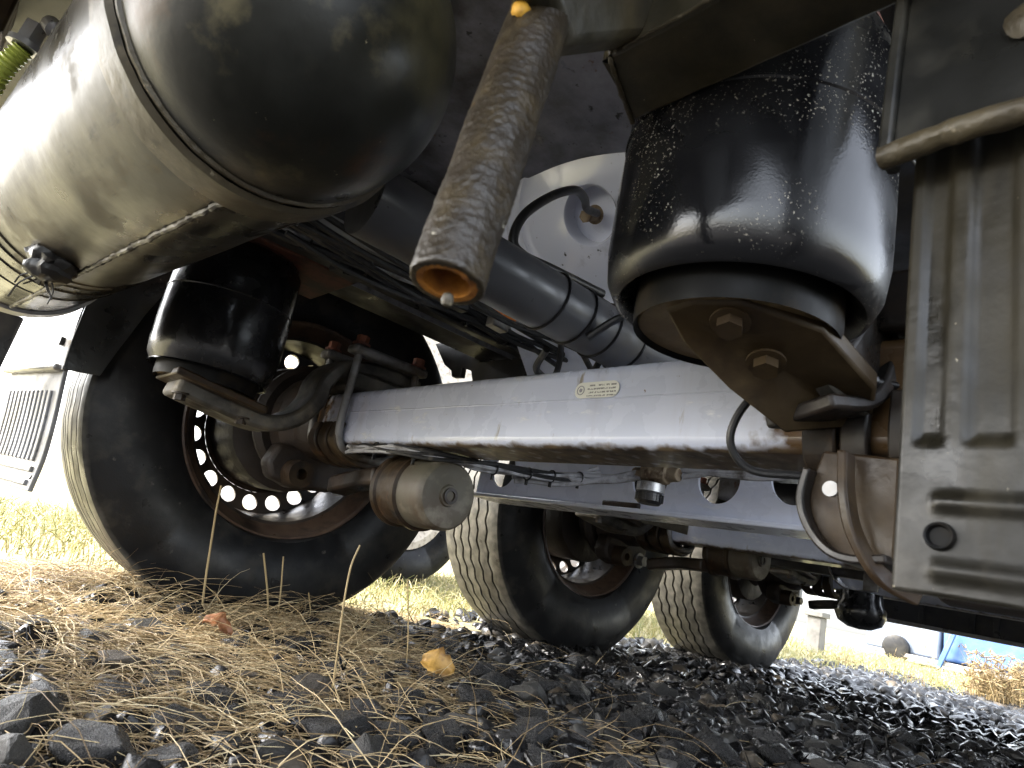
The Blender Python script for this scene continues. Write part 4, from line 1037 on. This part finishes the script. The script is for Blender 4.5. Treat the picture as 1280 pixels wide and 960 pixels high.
# --- air tank
TX, TZ, TR = -0.636, 0.692, 0.150
te = empty('air_tank', trailer, (TX - 0.033, 0, TZ), 'muddy cylindrical air tank with a dark domed end and weld band')
te.rotation_euler = (0, 0, rad(5.5))
TY0, TY1 = -0.345, 0.66
sh = MB()
prof = [(TR, TY0 + (TY1 - TY0) * i / 40) for i in range(41)]
sh.lathe(prof, d=(0, 1, 0), n=128).jitter(.0014, 9)
sh.build('shell', 'tank', te, smooth=60)
dm = MB()
prof = [(0.0, -0.172)]
for i in range(1, 33):
    a = i / 32 * PI / 2
    prof.append(((TR - 0.004) * math.sin(a) ** 0.9, -0.032 - 0.140 * math.cos(a)))
prof += [(TR - 0.004, 0.0)]
dm.lathe(prof, o=(0, TY0 + 0.002, 0), d=(0, 1, 0), n=128)
dm.build('domed_end', 'dome', te, smooth=60)
for (a_, b_, h_) in ((0.0, 0.040, 0.0045),):
    st = MB().lathe([(TR - .001, TY0 + a_ - .004), (TR + h_, TY0 + a_), (TR + h_, TY0 + b_), (TR - .001, TY0 + b_ + .004)], d=(0, 1, 0), n=128).jitter(.0008, 40)
    st.build('weld_band', 'band', te, smooth=50)
MB().lathe([(TR - .006, TY0 - .014), (TR - .001, TY0 - .012), (TR - .001, TY0 - .008), (TR - .006, TY0 - .006)], d=(0, 1, 0), n=128).jitter(.0012, 60).build('weld_seam', 'lip', te)
# long seam
a_ = rad(-88)
pts = []
for i in range(160):
    y = TY0 + 0.035 + (TY1 - TY0 - 0.06) * i / 159
    pts.append((TR * math.cos(a_) * 1.004, y, TR * math.sin(a_) * 1.004))
MB().tube(pts, [0.0036 + 0.0026 * noise.noise(Vector((i * 0.9, 3, 0))) for i in range(160)], 8).jitter(.0016, 90).build('long_weld', 'rust_dark', te)
for y in (0.25, 0.29, 0.345, 0.43):
    MB().lathe([(TR - .0005, y - .004), (TR + .0022, y), (TR - .0005, y + .004)], d=(0, 1, 0), n=128).build('rolled_groove', 'tank', te)
MB().lathe([(TR - .01, TY1 - .02), (TR + .006, TY1 - .018), (TR + .008, TY1 + .02), (TR - .01, TY1 + .022)], d=(0, 1, 0), n=96).build('end_band', 'galv', te)
prof = [((TR - .004) * math.sin(i / 12 * PI / 2), TY1 + .02 + .06 * math.cos(i / 12 * PI / 2)) for i in range(13)]
MB().lathe(prof, d=(0, 1, 0), n=64).build('domed_end', 'tank', te, smooth=60)
# drain plug caked in mud
a_ = rad(-101)
d_ = Vector((math.cos(a_), 0, math.sin(a_)))
pb = MB().lathe([(0.030, -0.004), (0.034, 0.004), (0.033, 0.010), (0.027, 0.016), (0.029, 0.022), (0.024, 0.030), (0.014, 0.036), (0, 0.037)], o=d_ * (TR - .001) + Vector((0, 0.17, 0)), d=d_, n=40).jitter(.007, 60).jitter(.003, 160)
pb.build('drain_plug', 'rust_dark', te)
for k in range(6):
    s_ = d_ * (TR + .02) + Vector((0, 0.17, 0))
    e_ = s_ + Vector((random.uniform(-.03, .03), random.uniform(-.03, .03), -random.uniform(.015, .05)))
    MB().tube(spline([s_, (s_ + e_) / 2 + Vector((random.uniform(-.01, .01), random.uniform(-.01, .01), 0)), e_], 4), 0.0012, 5).build('hanging_straw', 'rust_dark', te)
# --- conduit and fittings beyond the tank
cu = spline([(-0.905, 0.70, 0.80), (-0.885, 0.58, 0.865), (-0.873, 0.515, 0.918), (-0.856, 0.485, 0.965)], 22)
MB().tube(cu, [0.017 + 0.0026 * math.sin(i * 1.9) for i in range(len(cu))], 16).build('corrugated_conduit', 'conduit', trailer)['label'] = 'yellow green corrugated conduit above the tank'
MB().hexbolt((-0.856, 0.485, 0.965), (0.1, -.15, 1), 0.020, 0.05).build('conduit_fitting', 'galv', trailer)
MB().lathe([(0, 0), (0.016, 0), (0.016, 0.03), (0.008, 0.034), (0.008, 0.045), (0, 0.045)], o=(-0.835, 0.46, 1.02), d=(0.3, -0.6, -0.5), n=24).build('bolt_sleeve', 'galv', trailer)
MB().box((-1.02, 0.60, 1.03), (-0.90, 0.74, 1.129)).build('conduit_bracket', 'rust_mud', trailer, bevel=0.006)

# --- far mudguard and flap behind the first wheel
ff_ = empty('mudflap', trailer, (-0.57, 1.04, 0.22), 'pale grey rubber mudflap with vertical ribs behind the first wheel')
prof = spline([(-0.580, 0, 0.490), (-0.574, 0, 0.440), (-0.564, 0, 0.36), (-0.558, 0, 0.28), (-0.560, 0, 0.205)], 8)
def FB(mb, name, mat, **k):
    o = mb.build(name, mat, ff_, **k); o.location = (0.57, -1.04, -0.22); return o
SK = -0.17
FB(MB().strip([(p.x + SK * .195, 1.045, p.z) for p in prof], (SK, 1, 0), 0.198, 0.010), 'flap', 'flap_far', bevel=0.002)
for k in range(11):
    y = 0.895 + k * 0.030
    pp = [(p.x - 0.0072 + SK * (y - .85), y, p.z) for p in prof if 0.268 < p.z < 0.435]
    FB(MB().strip(pp, (SK, 1, 0), 0.0085, 0.007), 'rib', 'flap_far', bevel=0.002)
for z in (0.252, 0.222):
    p = min(prof, key=lambda q: abs(q.z - z))
    FB(MB().obox((p.x - 0.008 + SK * .195, 1.045, z), ((1, -SK, 0), (SK, 1, 0), (0, 0, 1)), (0.004, 0.175, 0.006)), 'rib', 'flap_far', bevel=0.002)
for y in (0.868, 0.93):
    FB(MB().lathe([(0, 0), (0.006, 0), (0.006, 0.004), (0, 0.004)], o=(-0.564, y, 0.236), d=(-1, 0, 0.3), n=12), 'rivet', 'rust_dark')
mg2 = empty('mudguard', trailer, (-0.57, 1.04, 0.48), 'bright worn mudguard end plate above the pale mudflap')
def HB(mb, name, mat, **k):
    o = mb.build(name, mat, mg2, **k); o.location = (0.57, -1.04, -0.48); return o
arc = spline([(-0.588 + SK * .195, 1.045, 0.478), (-0.592 + SK * .195, 1.045, 0.55), (-0.590 + SK * .195, 1.045, 0.66), (-0.545 + SK * .195, 1.045, 0.79), (-0.46 + SK * .195, 1.045, 0.92), (-0.34 + SK * .195, 1.045, 1.02)], 8)
HB(MB().strip(arc, (SK, 1, 0), 0.208, 0.004), 'guard_skin', 'galv', bevel=0.001)
HB(MB().prism([(-0.588, 0.838, 0.478), (-0.592, 0.838, 0.55), (-0.590, 0.838, 0.66), (-0.545, 0.838, 0.79), (-0.42, 0.838, 0.80), (-0.47, 0.838, 0.66), (-0.500, 0.838, 0.55), (-0.515, 0.838, 0.487)], (0, -0.006, 0)), 'side_skirt', 'fender', bevel=0.001)
HB(MB().obox((-0.594 + SK * .195, 1.047, 0.482), ((1, -SK, 0), (SK, 1, 0), (0, 0, 1)), (0.012, 0.20, 0.008)), 'rolled_edge', 'galv', bevel=0.006)
HB(MB().hexbolt((-0.594, 0.885, 0.545), (-1, 0, 0), 0.011, 0.014), 'bolt', 'rust_dark')
MB().obox((-0.72, 1.02, 0.50), ((1, 0, 0), (0, 1, 0), (0.05, 0, 1)), (0.035, 0.05, 0.085)).build('tail_bracket', 'black', trailer, bevel=.006)

# --- parts further along the trailer
MB().box((3.24, -1.0, 0.385), (3.27, 0.62, 0.80)).build('bulkhead', 'black', trailer, bevel=.004)
MB().box((3.20, -1.0, 0.366), (3.30, 0.62, 0.384)).build('bulkhead_lip', 'galv', trailer, bevel=.003)
for y in (0.30, 0.08, -0.02, -0.30):
    MB().box((3.225, y - 0.012, 0.386), (3.239, y + 0.012, 0.799)).build('bulkhead_batten', 'black', trailer, bevel=.002)
MB().box((1.98, -0.9, 0.47), (2.03, 0.50, 0.60)).build('crossmember', 'black', trailer, bevel=.006)
ue = empty('drain_pot', trailer, (2.0, 0.12, 0.29), 'black round bulb hanging under a strap behind the third wheel')
MB().lathe([(0, 0.0), (0.04, 0.004), (0.075, 0.022), (0.088, 0.05), (0.088, 0.075), (0.076, 0.10), (0.072, 0.135), (0, 0.135)], n=40).build('bulb', 'bellows_far', ue)
MB().strip([(0.0, 0.10 * math.cos(rad(q)) + 0.02, 0.10 * math.sin(rad(q)) + 0.235) for q in range(190, 351, 10)], (1, 0, 0), 0.03, 0.006).build('strap', 'steel_grey', ue, bevel=.001)
MB().box((-0.085, -0.085, 0.14), (-0.07, -0.035, 0.25)).build('strap_plate', 'steel_grey', ue, bevel=.002)
for x in (1.86, 3.0):
    MB().box((x, -0.62, 0.60), (x + 0.05, 0.60, 0.80)).build('crossbeam', 'black', trailer, bevel=.004)
cl = MB().prism([(1.02, 0.42, 0.60), (0.86, 0.40, 0.49), (0.90, 0.33, 0.46), (1.05, 0.27, 0.455), (1.10, 0.30, 0.56), (1.08, 0.36, 0.62)], (0.0, 0.02, 0.02)); cl.build('torque_bracket', 'chamber', trailer, bevel=.006)

# ------------------------------------------------------------------ stones
def stone_mesh(name, seed, mat, fine, soft=False):
    r = random.Random(seed)
    bm = bmesh.new()
    for k in range(16):
        d = Vector((r.gauss(0, 1), r.gauss(0, 1), r.gauss(0, 1))).normalized()
        bm.verts.new((d.x * r.uniform(.8, 1.0), d.y * r.uniform(.65, .9), d.z * (r.uniform(.5, .7) if fine else r.uniform(.6, .85))))
    res = bmesh.ops.convex_hull(bm, input=bm.verts)
    bmesh.ops.delete(bm, geom=[e for e in res['geom_interior'] if isinstance(e, bmesh.types.BMVert)], context='VERTS')
    if soft:
        bmesh.ops.bevel(bm, geom=list(bm.edges), offset=0.06, segments=1, affect='EDGES', profile=0.5)
        bmesh.ops.triangulate(bm, faces=bm.faces)
        for v in bm.verts:
            v.co += v.co.normalized() * 0.06 * noise.noise(v.co * 3 + Vector((seed, 0, 0)))
    if fine:
        bmesh.ops.bevel(bm, geom=list(bm.edges), offset=0.035, segments=1, affect='EDGES', profile=0.5)
        bmesh.ops.triangulate(bm, faces=bm.faces)
        bmesh.ops.subdivide_edges(bm, edges=bm.edges, cuts=1)
        for v in bm.verts:
            v.co += v.co.normalized() * (0.07 * noise.noise(v.co * 2.6 + Vector((seed, 0, 0))) + 0.035 * noise.noise(v.co * 7))
    bmesh.ops.recalc_face_normals(bm, faces=bm.faces)
    me = bpy.data.meshes.new(name)
    bm.to_mesh(me); bm.free()
    me.materials.append(M[mat])
    return me
big = [stone_mesh('stone', 100 + k, 'stone', True) for k in range(9)] + [stone_mesh('stone', 150 + k, 'stone_grey', True) for k in range(3)] + [stone_mesh('stone', 170 + k, 'stone_tan', True) for k in range(2)]

def strawness(x, y):
    s = (0.24 + 0.42 * y - x) * 2.2 + 0.9 * noise.noise(Vector((x * 3, y * 3, 5)))
    return max(0.0, min(1.0, s + 0.25))
def in_view(x, y):
    p = Vector((x, y, 0.0)) - CAM
    w = p.dot(F)
    if w < 0.25: return None
    u = 640 + 839.57 * p.dot(RT) / w; v_ = 480 - 839.57 * p.dot(U) / w
    return (u, v_, w) if -60 < u < 1340 and 560 < v_ < 1060 else None
def clear(x, y, r):
    for wx in XS:
        if abs(x - wx) < 0.16 + r and 0.82 - r < y < 1.25 + r: return False
    return True
def add_stone(x, y, s, me, sink=0.35):
    o = bpy.data.objects.new('stone', me)
    o.location = (x, y, ground_z(x, y) + s * (0.55 - sink))
    o.rotation_euler = (random.uniform(-.5, .5), random.uniform(-.5, .5), random.uniform(0, 6.28))
    o.scale = (s, s * random.uniform(.8, 1.1), s * random.uniform(.7, 1.1))
    C.objects.link(o); o.parent = ground
    return o
placed = []
def free(x, y, s):
    for (a, b, c) in placed:
        if (a - x) ** 2 + (b - y) ** 2 < ((c + s) * .72) ** 2: return False
    return True
# the few large ones the picture shows at its lower edge
fixed = [(-0.585, -0.02, 0.060, 9), (-0.50, 0.02, 0.036, 10), (-0.43, -0.03, 0.052, 2), (-0.40, 0.00, 0.040, 9), (-0.62, -0.13, 0.05, 11), (-0.46, -0.13, 0.045, 0), (-0.22, -0.16, 0.055, 10), (-0.13, -0.14, 0.042, 2), (-0.33, 0.33, 0.034, 3), (-0.04, 0.20, 0.045, 4), (0.05, 0.30, 0.038, 5), (0.10, -0.12, 0.055, 1), (0.24, -0.18, 0.034, 12), (0.36, -0.24, 0.040, 6), (0.45, -0.20, 0.036, 0), (0.56, -0.26, 0.035, 13), (0.30, -0.10, 0.035, 12)]
for x, y, s, k in fixed:
    add_stone(x, y, s, big[k], 0.30); placed.append((x, y, s))
cnt = 0
tries = 0
while cnt < 85 and tries < 6000:
    tries += 1
    x = random.uniform(-0.75, 1.0); y = random.uniform(-0.42, 0.45)
    iv = in_view(x, y)
    if not iv or iv[2] > 1.55: continue
    s = random.uniform(0.040, 0.066)
    if random.random() < strawness(x, y) * 0.3 or not free(x, y, s): continue
    k = random.randrange(9) if random.random() < 0.8 else 9 + random.randrange(5)
    o = add_stone(x, y, s, big[k], 0.30); o.scale.z *= 0.75
    o.rotation_euler.x *= .5; o.rotation_euler.y *= .5
    placed.append((x, y, s)); cnt += 1
cnt = 0
tries = 0
while cnt < 195 and tries < 9000:
    tries += 1
    u = random.random()
    x = random.uniform(-0.8, 2.4); y = random.uniform(-0.42, 0.85)
    iv = in_view(x, y)
    if not iv or not clear(x, y, .03): continue
    if iv[2] > 0.85 + 2.2 * random.random() ** 1.5: continue
    sn = strawness(x, y)
    if random.random() < sn * 0.45: continue
    s = random.choice((0.026, 0.034, 0.043, 0.054)) * random.uniform(.85, 1.2)
    if not free(x, y, s): continue
    k = random.randrange(9) if random.random() < 0.84 else (9 + random.randrange(3) if random.random() < .8 else 12 + random.randrange(2))
    add_stone(x, y, s, big[k]); placed.append((x, y, s)); cnt += 1

# the rest of the gravel, one mass
protos = []
for k in range(20):
    me = stone_mesh('tmp', 300 + k, 'stone', False, k < 10)
    vv = np.array([v.co[:] for v in me.vertices]); tri = np.array([list(p.vertices) for p in me.polygons if len(p.vertices) == 3])
    protos.append((vv, tri)); bpy.data.meshes.remove(me)
GV, GF, GM = [], [], []
off = 0; cnt = 0
for t_ in range(60000):
    if cnt >= 6000: break
    q = random.random()
    if q < 0.65: x = random.uniform(-0.9, 2.6); y = random.uniform(-0.55, 1.0)
    else: x = random.uniform(1.0, 6.0); y = random.uniform(-0.9, 1.5)
    iv = in_view(x, y)
    if not iv or not clear(x, y, 0.0): continue
    if random.random() < strawness(x, y) * 0.55: continue
    s = (0.010 + 0.034 * random.random() ** 1.5) * (1 + 0.38 * max(0, iv[2] - 1.4))
    s = min(s, 0.06)
    v, tr = protos[random.randrange(10) + (0 if iv[2] < 2.3 else 10)]
    a, b, c = random.uniform(-.7, .7), random.uniform(-.7, .7), random.uniform(0, 6.28)
    Rm = np.array((Matrix.Rotation(c, 3, 'Z') @ Matrix.Rotation(b, 3, 'Y') @ Matrix.Rotation(a, 3, 'X')))
    w = (v * s) @ Rm.T + np.array([x, y, ground_z(x, y) + s * (0.10 if iv[2] < 2.5 else -0.05)])
    GV.append(w); GF.append(tr + off); off += len(v)
    GM += [0 if random.random() < .86 else random.choice((1, 1, 2))] * len(tr); cnt += 1
me = bpy.data.meshes.new('gravel')
AV = np.vstack(GV).astype(np.float32); AF = np.vstack(GF).astype(np.int32)
me.vertices.add(len(AV)); me.vertices.foreach_set('co', AV.ravel())
me.loops.add(AF.size); me.loops.foreach_set('vertex_index', AF.ravel())
me.polygons.add(len(AF)); me.polygons.foreach_set('loop_start', np.arange(0, AF.size, 3, dtype=np.int32))
me.update(calc_edges=True)
for k in ('stone', 'stone_grey', 'stone_tan'): me.materials.append(M[k])
me.polygons.foreach_set('material_index', GM)
gravel = bpy.data.objects.new('gravel', me); C.objects.link(gravel)
tag(gravel, 'small wet dark gravel covering the ground under the trailer', 'gravel', kind='stuff')

# ------------------------------------------------------------------ straw and grass
def strands(name, pts, mat):
    """pts: list of (path (k,3) array, r0)"""
    V, Fc = [], []; off = 0
    for path, r in pts:
        k = len(path)
        t = np.gradient(path, axis=0); t /= np.linalg.norm(t, axis=1)[:, None] + 1e-9
        a = np.cross(t, [0.13, 0.21, 0.97]); a /= np.linalg.norm(a, axis=1)[:, None] + 1e-9
        b = np.cross(t, a)
        rr = (r * np.linspace(1, .45, k))[:, None]
        ring = np.stack([path + a * rr, path + (-0.5 * a + 0.87 * b) * rr, path + (-0.5 * a - 0.87 * b) * rr], axis=1).reshape(-1, 3)
        V.append(ring)
        for j in range(k - 1):
            for m_ in range(3):
                Fc.append((off + j * 3 + m_, off + j * 3 + (m_ + 1) % 3, off + j * 3 + 3 + (m_ + 1) % 3, off + j * 3 + 3 + m_))
        off += 3 * k
    me = bpy.data.meshes.new(name)
    me.from_pydata(np.vstack(V).tolist(), [], Fc)
    me.materials.append(M[mat])
    me.polygons.foreach_set('use_smooth', [True] * len(me.polygons))
    o = bpy.data.objects.new(name, me); C.objects.link(o)
    return o
P = []
tries = 0
while len(P) < 13000 and tries < 150000:
    tries += 1
    x = random.uniform(-1.0, 1.6); y = random.uniform(-0.45, 1.25)
    if not in_view(x, y): continue
    sn = strawness(x, y)
    if random.random() > sn ** 1.2 * (0.25 + 0.75 * min(1, max(0, (y + 0.05) / 0.5))) + 0.02: continue
    clump = 0.5 + 0.5 * noise.noise(Vector((x * 6, y * 6, 9)))
    if random.random() > 0.35 + clump: continue
    L_ = random.uniform(0.05, 0.24); th = 0.5 * noise.noise(Vector((x * 2, y * 2, 1))) * 6 + random.gauss(0.2, 0.9)
    cv = random.gauss(0, 5.0); up = random.uniform(-0.05, 0.22) if random.random() < .9 else random.uniform(0.2, 0.9)
    k = 6; p = np.zeros((k, 3)); pos = np.array([x, y, ground_z(x, y) + random.uniform(0.0, 0.016 + 0.012 * sn)])
    for j in range(k):
        p[j] = pos
        pos = pos + np.array([math.cos(th) * math.cos(up), math.sin(th) * math.cos(up), math.sin(up)]) * L_ / (k - 1)
        th += cv * L_ / (k - 1) + random.gauss(0, .12); up -= random.uniform(0.0, 0.35)
        lo = ground_z(pos[0], pos[1]) + 0.003
        if pos[2] < lo: pos[2] = lo + random.uniform(0, .006); up = random.uniform(0, .15)
    P.append((p, random.uniform(0.00045, 0.0010)))
straw = strands('straw', P, 'straw')
tag(straw, 'tangled dry straw strewn over the stones before the first wheel', 'straw', kind='stuff')

P = []
tries = 0
while len(P) < 13000 and tries < 200000:
    tries += 1
    if random.random() < .55: x = random.uniform(-2.0, 4.5); y = random.uniform(1.22, 4.2)
    else: x = random.uniform(3.6, 11.0); y = random.uniform(-1.0, 5.0)
    if x < 5.2 + noise.noise(Vector((x, y * 2, 0))) and y < 1.32 + 0.25 * noise.noise(Vector((x * 2, y, 4))): continue
    iv = in_view(x, y)
    if not iv: continue
    h = random.uniform(0.03, 0.11) * (1 + 0.5 * noise.noise(Vector((x * 2, y * 2, 2))))
    th = random.uniform(0, 6.28); ln = random.uniform(0.1, 1.2)
    k = 4; p = np.zeros((k, 3))
    z0 = ground_z(x, y)
    for j in range(k):
        q = j / (k - 1)
        p[j] = (x + math.cos(th) * h * ln * q * q, y + math.sin(th) * h * ln * q * q, z0 + h * q * (1 - 0.25 * q * ln))
    P.append((p, random.uniform(0.0012, 0.0026) * (1 + .15 * iv[2])))
grass = strands('grass', P, 'grass')
tag(grass, 'bright yellow green dry grass growing beyond the trailer', 'grass', kind='stuff')

# tall single stalks
def stalk(pts, r, label):
    mb = MB().tube(spline(pts, 6), r, 6)
    base = Vector(pts[0])
    o = mb.build('grass_stalk', 'stalk', None, loc=base)
    tag(o, label, 'grass stalk', 'dry grass stalks')
stalk([(-0.150, 0.77, 0.0), (-0.166, 0.768, 0.08), (-0.180, 0.765, 0.165), (-0.192, 0.763, 0.24), (-0.200, 0.76, 0.305)], 0.0026, 'tallest dry stalk, leaning in front of the rim of the first wheel')
stalk([(0.018, 0.77, 0.0), (-0.005, 0.768, 0.07), (-0.046, 0.765, 0.165)], 0.0024, 'stalk leaning left of its neighbour before the first tyre, one of a close pair')
stalk([(0.042, 0.77, 0.0), (0.028, 0.768, 0.08), (0.008, 0.765, 0.165)], 0.0020, 'slim stalk tilted right, second of the close pair before the first tyre')
stalk([(0.11, 0.77, 0.0), (0.125, 0.765, 0.03), (0.115, 0.765, 0.06), (0.102, 0.76, 0.085)], 0.0018, 'small crooked stalk curling at the foot of the first tyre')
stalk([(-0.130, 0.13, 0.0), (-0.140, 0.13, 0.07), (-0.150, 0.13, 0.14), (-0.155, 0.13, 0.205), (-0.148, 0.13, 0.245)], 0.0016, 'thin stalk rising from the stones, bent tip against the tyre edge')
stalk([(0.135, 0.30, 0.0), (0.118, 0.30, 0.08), (0.085, 0.30, 0.19)], 0.0014, 'thin upright stalk between the first and middle wheel')

# fallen leaves
def leaf(c, L_, W_, rot, mat, label):
    mb = MB(); v = []; f = []
    nu, nv = 9, 5
    for i in range(nu):
        t = i / (nu - 1)
        w = W_ * math.sin(PI * (0.06 + 0.9 * t)) ** 0.8
        for j in range(nv):
            s = (j / (nv - 1) - .5) * 2
            v.append(((t - .5) * L_, s * w * (1 + .18 * math.sin(i * 2.7 + j)), 0.010 * s * s + 0.012 * math.sin(t * 4) + 0.004 * math.sin(i * 1.7 + j * 2)))
    for i in range(nu - 1):
        for j in range(nv - 1): f.append((i * nv + j, i * nv + j + 1, (i + 1) * nv + j + 1, (i + 1) * nv + j))
    mb.add(v, f)
    o = mb.build('fallen_leaf', mat, None, smooth=80)
    s_ = o.modifiers.new('thick', 'SOLIDIFY'); s_.thickness = 0.0012
    o.location = c; o.rotation_euler = rot
    tag(o, label, 'leaf', 'fallen leaves')
leaf((0.16, 0.23, 0.034), 0.072, 0.028, (1.0, 0.1, -0.75), 'leaf_y', 'crumpled yellow brown leaf standing among the stones')
leaf((-0.24, 0.42, 0.036), 0.060, 0.018, (0.6, 0.2, -0.5), 'leaf_o', 'small orange brown leaf lying in the straw')

# dry weed clump at the far right
wd = empty('dry_weed', None, (5.25, 0.42, 0), 'dry brown weed clump at the gravel edge', 'weed')
P = []
for k in range(240):
    th = random.uniform(0, 6.28); h = random.uniform(0.08, 0.34); ln = random.uniform(.1, .7)
    bx, by = random.gauss(0, .09), random.gauss(0, .12)
    p = np.array([(bx + math.cos(th) * h * ln * q * q, by + math.sin(th) * h * ln * q * q, h * q) for q in np.linspace(0, 1, 5)])
    P.append((p, 0.0028))
    for m_ in range(3):
        q0 = p[random.randrange(2, 5)]
        d = np.array([random.gauss(0, .03), random.gauss(0, .03), random.uniform(0, .03)])
        P.append((np.array([q0, q0 + d * .5, q0 + d]), 0.006))
o = strands('stems', P, 'weed'); o.parent = wd; o['kind'] = 'stuff'
def weeds(name, x, y, n, h0, label):
    e = empty(name, None, (x, y, 0), label, 'weed', 'dead weeds at the gravel edge')
    P = []
    for k in range(n):
        bx, by = random.gauss(0, .07), random.gauss(0, .12); h = h0 * random.uniform(.5, 1.1); th = random.uniform(0, 6.28)
        p = np.array([(bx + math.cos(th) * h * .2 * q * q, by + math.sin(th) * h * .2 * q * q, h * q) for q in np.linspace(0, 1, 4)])
        P.append((p, 0.0022))
        for m_ in range(6):
            q0 = p[random.randrange(1, 4)]; d = np.array([random.gauss(0, .035), random.gauss(0, .035), random.uniform(0, .04)])
            P.append((np.array([q0, q0 + d * .5, q0 + d]), 0.0018))
    o = strands('stems', P, 'weed'); o.parent = e; o['kind'] = 'stuff'
weeds('dead_weed', 5.0, 0.88, 16, 0.22, 'thin branching dead weed in front of the blue tarpaulin')
weeds('dead_weed', 5.1, 1.35, 12, 0.16, 'low branching dead weed nearest the bulb hanging from the trailer')

# ------------------------------------------------------------------ things beyond the trailer
tk = empty('parked_truck', None, (1.55, 2.62, 0), 'white truck parked beyond, only its wheel and side showing', 'truck')
wk = copy_tree(wheel, tk, (0, 0.18, 0.504))
for ch in wk.children:
    if ch.name.startswith('rim'): pass
MB().lathe([(0.0, 0.02), (0.10, 0.02), (0.12, 0.0), (0.20, 0.03), (0.26, -0.02), (0.30, -0.02)], o=(0, 0, 0.504), d=(0, 1, 0), n=48).build('wheel_cover', 'beige', tk)
MB().box((-0.9, 0.02, 1.06), (3.4, 2.2, 1.9)).build('body', 'beige', tk, bevel=.02)
MB().box((-0.9, 0.3, 0.75), (3.4, 0.45, 1.058)).build('chassis', 'steel_grey', tk)

pt = empty('concrete_post', None, (6.87, 2.44, 0), 'square grey concrete post standing in bright grass by the third wheel', 'post')
MB().box((-0.075, -0.075, -0.05), (0.075, 0.075, 0.36)).build('shaft', 'concrete', pt, bevel=.008)
MB().box((-0.10, -0.10, 0.361), (0.10, 0.10, 0.42)).build('cap', 'concrete', pt, bevel=.008)

bt = empty('tarpaulin_trailer', None, (12.0, 2.6, 0), 'distant low load under a blue and grey tarpaulin with a blue strut', 'trailer')
MB().box((-0.1, -1.6, 0.16), (1.6, 0.12, 0.95)).jitter(.05, 1.6).build('tarpaulin', 'blue', bt, bevel=.05)
MB().box((-0.1, 0.16, 0.14), (1.6, 1.25, 0.75)).jitter(.04, 1.6).build('grey_sheet', 'palegrey', bt, bevel=.04)
MB().box((-0.2, -1.7, 0.07), (1.7, 1.35, 0.135)).build('bed', 'steel_grey', bt, bevel=.01)
MB().obox((-0.22, 0.02, 0.30), ((1, 0, 0), (0, -.35, 1), (0, 1, .35)), (0.03, 0.30, 0.035)).build('strut', 'blue', bt, bevel=.01)
for y in (-1.0, 0.75):
    MB().lathe([(0, -.09), (0.15, -.09), (0.20, -.07), (0.20, .07), (0.15, .09), (0, .09)], o=(-0.12, y, 0.19), d=(1, 0, 0), n=32).build('wheel', 'tyre', bt)
